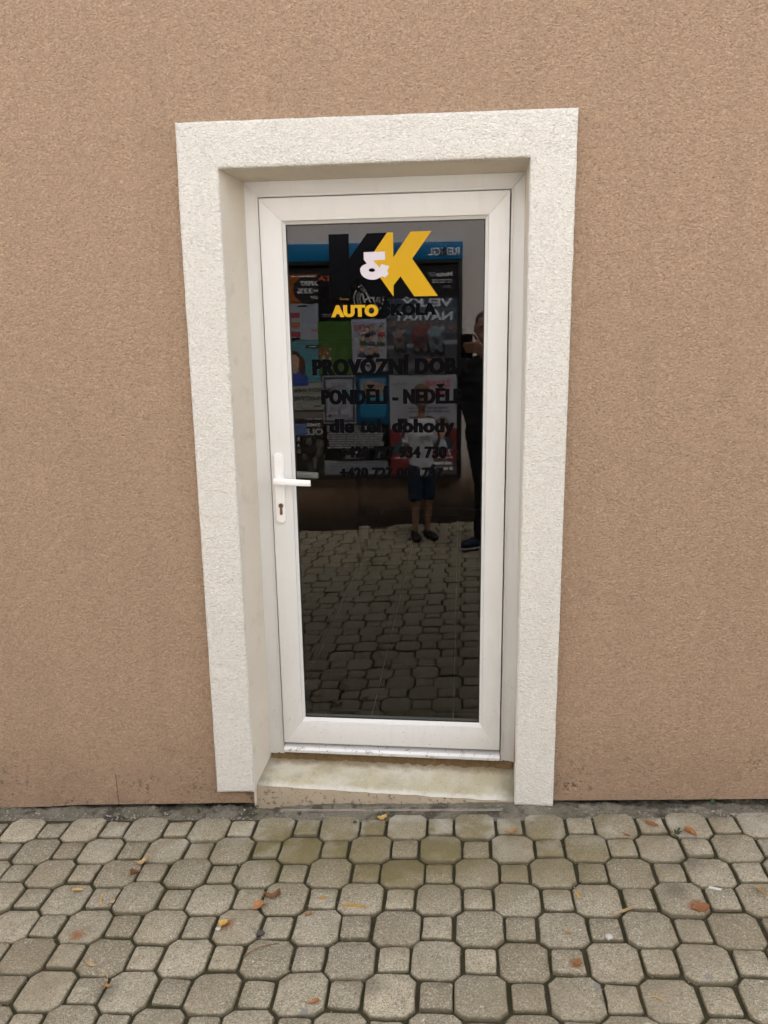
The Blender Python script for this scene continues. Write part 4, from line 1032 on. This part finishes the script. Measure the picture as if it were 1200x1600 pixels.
# ================================================================ litter on the paving
def leaf_mat(name, c): return plain(name, c, .75, .3, .35, 90, .0008, 260)
LM = {'orange': leaf_mat('leaf_orange', (.36, .175, .070)), 'yellow': leaf_mat('leaf_yellow', (.52, .335, .10)), 'brown': leaf_mat('leaf_brown', (.19, .095, .04)),
      'tan': leaf_mat('leaf_tan', (.42, .30, .155)), 'rust': leaf_mat('leaf_rust', (.22, .095, .04)), 'amber': leaf_mat('leaf_amber', (.36, .22, .06))}
def leaf(x, y, ln_, wd, rot, col, label, curl=.35, seed=0):
    bm = bmesh.new(); n, mm = 9, 4; g = []; rnd = random.Random(seed * 13 + 5)
    ph_ = rnd.uniform(0, 6)
    for i in range(n + 1):
        t = i / n; w = wd * (math.sin(math.pi * min(1, t * .93 + .04)) ** .75) * (1 + .22 * math.sin(i * 2.3 + ph_))
        row = []
        for j in range(-mm, mm + 1):
            s = j / mm
            z = .002 + curl * wd * (s * s) * (.7 + .6 * math.sin(ph_ + t * 4)) + curl * .35 * ln_ * (t - .5) ** 2 + .0012 * mnoise.noise((t * 5 + seed, s * 3, 0))
            row.append(bm.verts.new(((t - .5) * ln_, s * w * .5 * (1 - .15 * curl), z)))
        g.append(row)
    for i in range(n):
        for j in range(2 * mm): bm.faces.new((g[i][j], g[i + 1][j], g[i + 1][j + 1], g[i][j + 1]))
    bmesh.ops.recalc_face_normals(bm, faces=bm.faces[:])
    bmesh.ops.solidify(bm, geom=bm.faces[:], thickness=.0005)
    o = smooth(obj('fallen_leaf', bm, LM[col]), 60)
    bm = bmesh.new(); add_tube(bm, [(-ln_ * .5, 0, .003), (-ln_ * .64, .002, .005), (-ln_ * .78, .005, .004)], .0007, 5); obj('leaf_stalk', bm, LM['brown'], o)
    o.location = (x, y, gz(x) + .0012); o.rotation_euler = (0, -TILT, rot)
    tag(o, label, 'leaf', 'fallen leaves on the paving')
LV = [(-.799, -.320, .044, .030, .3, 'tan', 'pale tan curled leaf lying left of the door above a shrivelled one', .5),
      (-.800, -.374, .040, .022, .8, 'brown', 'shrivelled dark brown leaf just below the tan curled leaf', .8),
      (-.959, -.455, .040, .013, .1, 'yellow', 'narrow yellow leaf on an octagon at far left', .3),
      (-.820, -.508, .024, .014, 1.0, 'tan', 'small tan leaf scrap caught in a joint at left', .5),
      (-.439, -.592, .036, .030, 1.2, 'yellow', 'broad pale yellow leaf on a stained octagon left of centre', .25),
      (-.351, -.518, .042, .036, .9, 'orange', 'bright orange leaf with a brown crumpled one behind it', .25),
      (-.318, -.476, .055, .030, .2, 'brown', 'crumpled brown leaf touching the bright orange leaf', .8),
      (-.769, -.752, .046, .012, -.3, 'tan', 'long tan rolled leaf near the lower left edge', .5),
      (-.690, -.822, .022, .012, .4, 'orange', 'small orange leaf scrap at lower left beside a straw', .3),
      (-.020, -.080, .038, .028, .2, 'yellow', 'golden leaf at the foot of the doorstep', .4),
      (-.191, -.550, .020, .015, .2, 'orange', 'tiny orange leaf scrap on a joint below the orange leaf', .4),
      (-.163, -.480, .024, .018, .3, 'amber', 'small flat amber leaf on a square stone', .05),
      (-.062, -.512, .082, .016, -.1, 'amber', 'long flat amber leaf pressed on an octagon at centre', .05),
      (-.118, -.860, .034, .014, .2, 'orange', 'pale orange twisted leaf near the bottom edge', .5),
      (.889, -.118, .050, .026, -.6, 'rust', 'red brown leaf on a square by the right wall', .15),
      (1.000, -.172, .050, .026, -.7, 'orange', 'curled orange leaf beside the green weed', .6),
      (.800, -.180, .024, .008, -.5, 'rust', 'tiny red leaf sliver left of the green weed', .2),
      (.935, -.510, .056, .044, .2, 'rust', 'crumbled rusty leaf flattened on an octagon at right', .15),
      (1.118, -.440, .044, .018, 1.9, 'tan', 'curled pale leaf at the far right edge', .9),
      (.719, -.528, .072, .010, .35, 'tan', 'long thin tan leaf curling over a joint at right', .6),
      (.598, -.462, .030, .010, 1.8, 'yellow', 'narrow yellow leaf standing in a joint right of centre', .5),
      (.551, -.611, .026, .008, -.4, 'orange', 'thin orange leaf sliver on an octagon right of centre', .3),
      (.425, -.163, .034, .018, .1, 'orange', 'small orange leaf below the right door post', .4),
      (.562, -.716, .036, .022, 1.0, 'rust', 'dark rusty leaf lying flat on a square at lower right', .08)]
for q, (x, y, a, b, r_, c_, lb, cu) in enumerate(LV): leaf(x, y, a * .9, b * .88, r_, c_, lb, cu, q)
def stick(name, x, y, ln_, rot, rad, mat, label, cat, bend=.1):
    bm = bmesh.new(); add_tube(bm, [((t - .5) * ln_, bend * ln_ * math.sin(t * 3.1), .003 + .002 * math.sin(t * 5)) for t in [i / 6 for i in range(7)]], [rad * (1 - .4 * i / 6) for i in range(7)], 7)
    o = smooth(obj(name, bm, mat)); o.location = (x, y, gz(x) + .001); o.rotation_euler = (0, -TILT, rot); tag(o, label, cat); return o
stick('twig', -.858, -.490, .050, 1.75, .0022, LM['yellow'], 'yellow leaf stalk lying across a square at left', 'twig')
stick('twig', -.715, -.800, .075, -1.0, .0012, LM['tan'], 'thin pale straw at lower left', 'twig', .2)
stick('twig', -.300, -.690, .100, .55, .0016, LM['brown'], 'dark brown twig on an octagon left of centre', 'twig', .1)
stick('twig', .742, -.827, .036, -.35, .0014, LM['yellow'], 'short yellow straw near the lower right edge', 'twig')
M['paper'] = plain('white_paper', (.55, .54, .50), .8)
bm = bmesh.new(); add_tube(bm, [(-.017, 0, .004), (.008, 0, .004), (.0082, 0, .004), (.017, .001, .004)], [.0036, .0038, .0037, .0032], 10)
o = smooth(obj('cigarette_butt', bm, M['paper'])); o.location = (.997, -.433, gz(.997) + .001); o.rotation_euler = (0, -TILT, -.3); tag(o, 'white cigarette butt on a square stone at right', 'cigarette butt')
M['pebble'] = plain('grey_pebble', (.45, .43, .38), .8, .3, .2, 40)
M['pebble_dark'] = plain('dark_crumb', (.06, .055, .05), .9)
PBL = [(-.448, -.612, .007, 0, 'small white pebble beside the broad yellow leaf'), (-.318, -.628, .010, 1, 'black crumb on the stained octagon left of centre'), (.66, -.625, .010, 0, 'grey pebble in a joint right of centre'),
       (.70, -.905, .008, 0, 'white pebble near the bottom edge at right'), (-.115, -.102, .006, 1, 'black crumb on the cement by the doorstep'), (-.325, -.05, .007, 1, 'black crumb on the cement below the left door post')]
for q, (x, y, r_, kd, lb) in enumerate(PBL):
    bm = bmesh.new(); bmesh.ops.create_icosphere(bm, subdivisions=2, radius=1)
    for v in bm.verts: v.co = Vector((v.co.x * r_ * 1.2, v.co.y * r_, v.co.z * r_ * .6)) * (1 + .3 * mnoise.noise(v.co * 2 + Vector((q * 3, 0, 0))))
    o = smooth(obj('pebble', bm, M['pebble_dark'] if kd else M['pebble']), 50); o.location = (x, y, gz(x) + r_ * .45); tag(o, lb, 'pebble', 'pebbles and crumbs on the paving')
# a weed in the joint and moss-green sprigs along the wall
M['weed'] = plain('weed_green', (.035, .050, .020), .6, .3, .3, 60)
def weed(x, y, s, n, label, seed):
    rnd = random.Random(seed); root = empty('weed', (x, y, gz(x) - .006)); tag(root, label, 'weed', 'weeds in the joints')
    for i in range(n):
        a = rnd.uniform(0, 6.28); el_ = rnd.uniform(.25, .9); L_ = s * rnd.uniform(.6, 1.1); bm = bmesh.new()
        d = Vector((math.cos(a), math.sin(a), 0)); sd_ = Vector((-math.sin(a), math.cos(a), 0)); prev = None
        for t in (0, .3, .6, .85, 1):
            c_ = d * L_ * t + Vector((0, 0, L_ * el_ * math.sin(t * 2.0))); w = s * .16 * math.sin(math.pi * min(1, .08 + t * .9))
            cur = [bm.verts.new(c_ - sd_ * w), bm.verts.new(c_ + Vector((0, 0, -w * .3))), bm.verts.new(c_ + sd_ * w)]
            if prev:
                for q in (0, 1): bm.faces.new((prev[q], prev[q + 1], cur[q + 1], cur[q]))
            prev = cur
        smooth(obj('leaf', bm, M['weed'], root), 60)
weed(.955, -.172, .026, 8, 'small dark green weed in a joint by the right wall', 1)
weed(-.70, -.03, .020, 5, 'tiny green sprig at the foot of the left wall', 2)
weed(1.12, .0, .022, 6, 'tiny green sprig at the foot of the right wall', 3)

# grit along the foot of the wall and in the joints: nobody could count it
k = N('grit'); p = k.pos()
c = k.mix(k.noise(p, 60, 2), (.10, .085, .06), (.52, .48, .40)); k.col(c); k.rough(.95); M['grit'] = k.m
bm = bmesh.new(); rnd = random.Random(77)
ico = bmesh.new(); bmesh.ops.create_icosphere(ico, subdivisions=1, radius=1); iv = [v.co.copy() for v in ico.verts]; ifc = [[v.index for v in f.verts] for f in ico.faces]; ico.free()
for q in range(2600):
    if q < 900:
        x = rnd.uniform(-1.75, 1.75); y = -.055 + rnd.gauss(0, .022); r_ = rnd.uniform(.0012, .0048) ** 1.0; z = gz(x) - .014
        if -.5 < x < .45: r_ *= .55; z = gz(x) - .006
    else:
        x = rnd.uniform(-1.7, 1.7); y = -rnd.uniform(.08, 1.05); r_ = rnd.uniform(.0008, .0022); z = gz(x) - .0085 if q % 4 else gz(x) + .0006
        if q % 4 == 0: r_ *= .8
    a_, b_, c_ = rnd.uniform(.7, 1.4), rnd.uniform(.7, 1.3), rnd.uniform(.4, .9); o_ = rnd.uniform(0, 9)
    vs = [bm.verts.new((x + v.x * r_ * a_ * (1 + .3 * math.sin(o_ + v.z * 5)), y + v.y * r_ * b_, z + v.z * r_ * c_)) for v in iv]
    for f in ifc: bm.faces.new([vs[i] for i in f])
g_ = obj('grit', bm, M['grit']); tag(g_, 'fine grit and crumbs along the wall foot and in the joints', 'grit', kind='stuff')
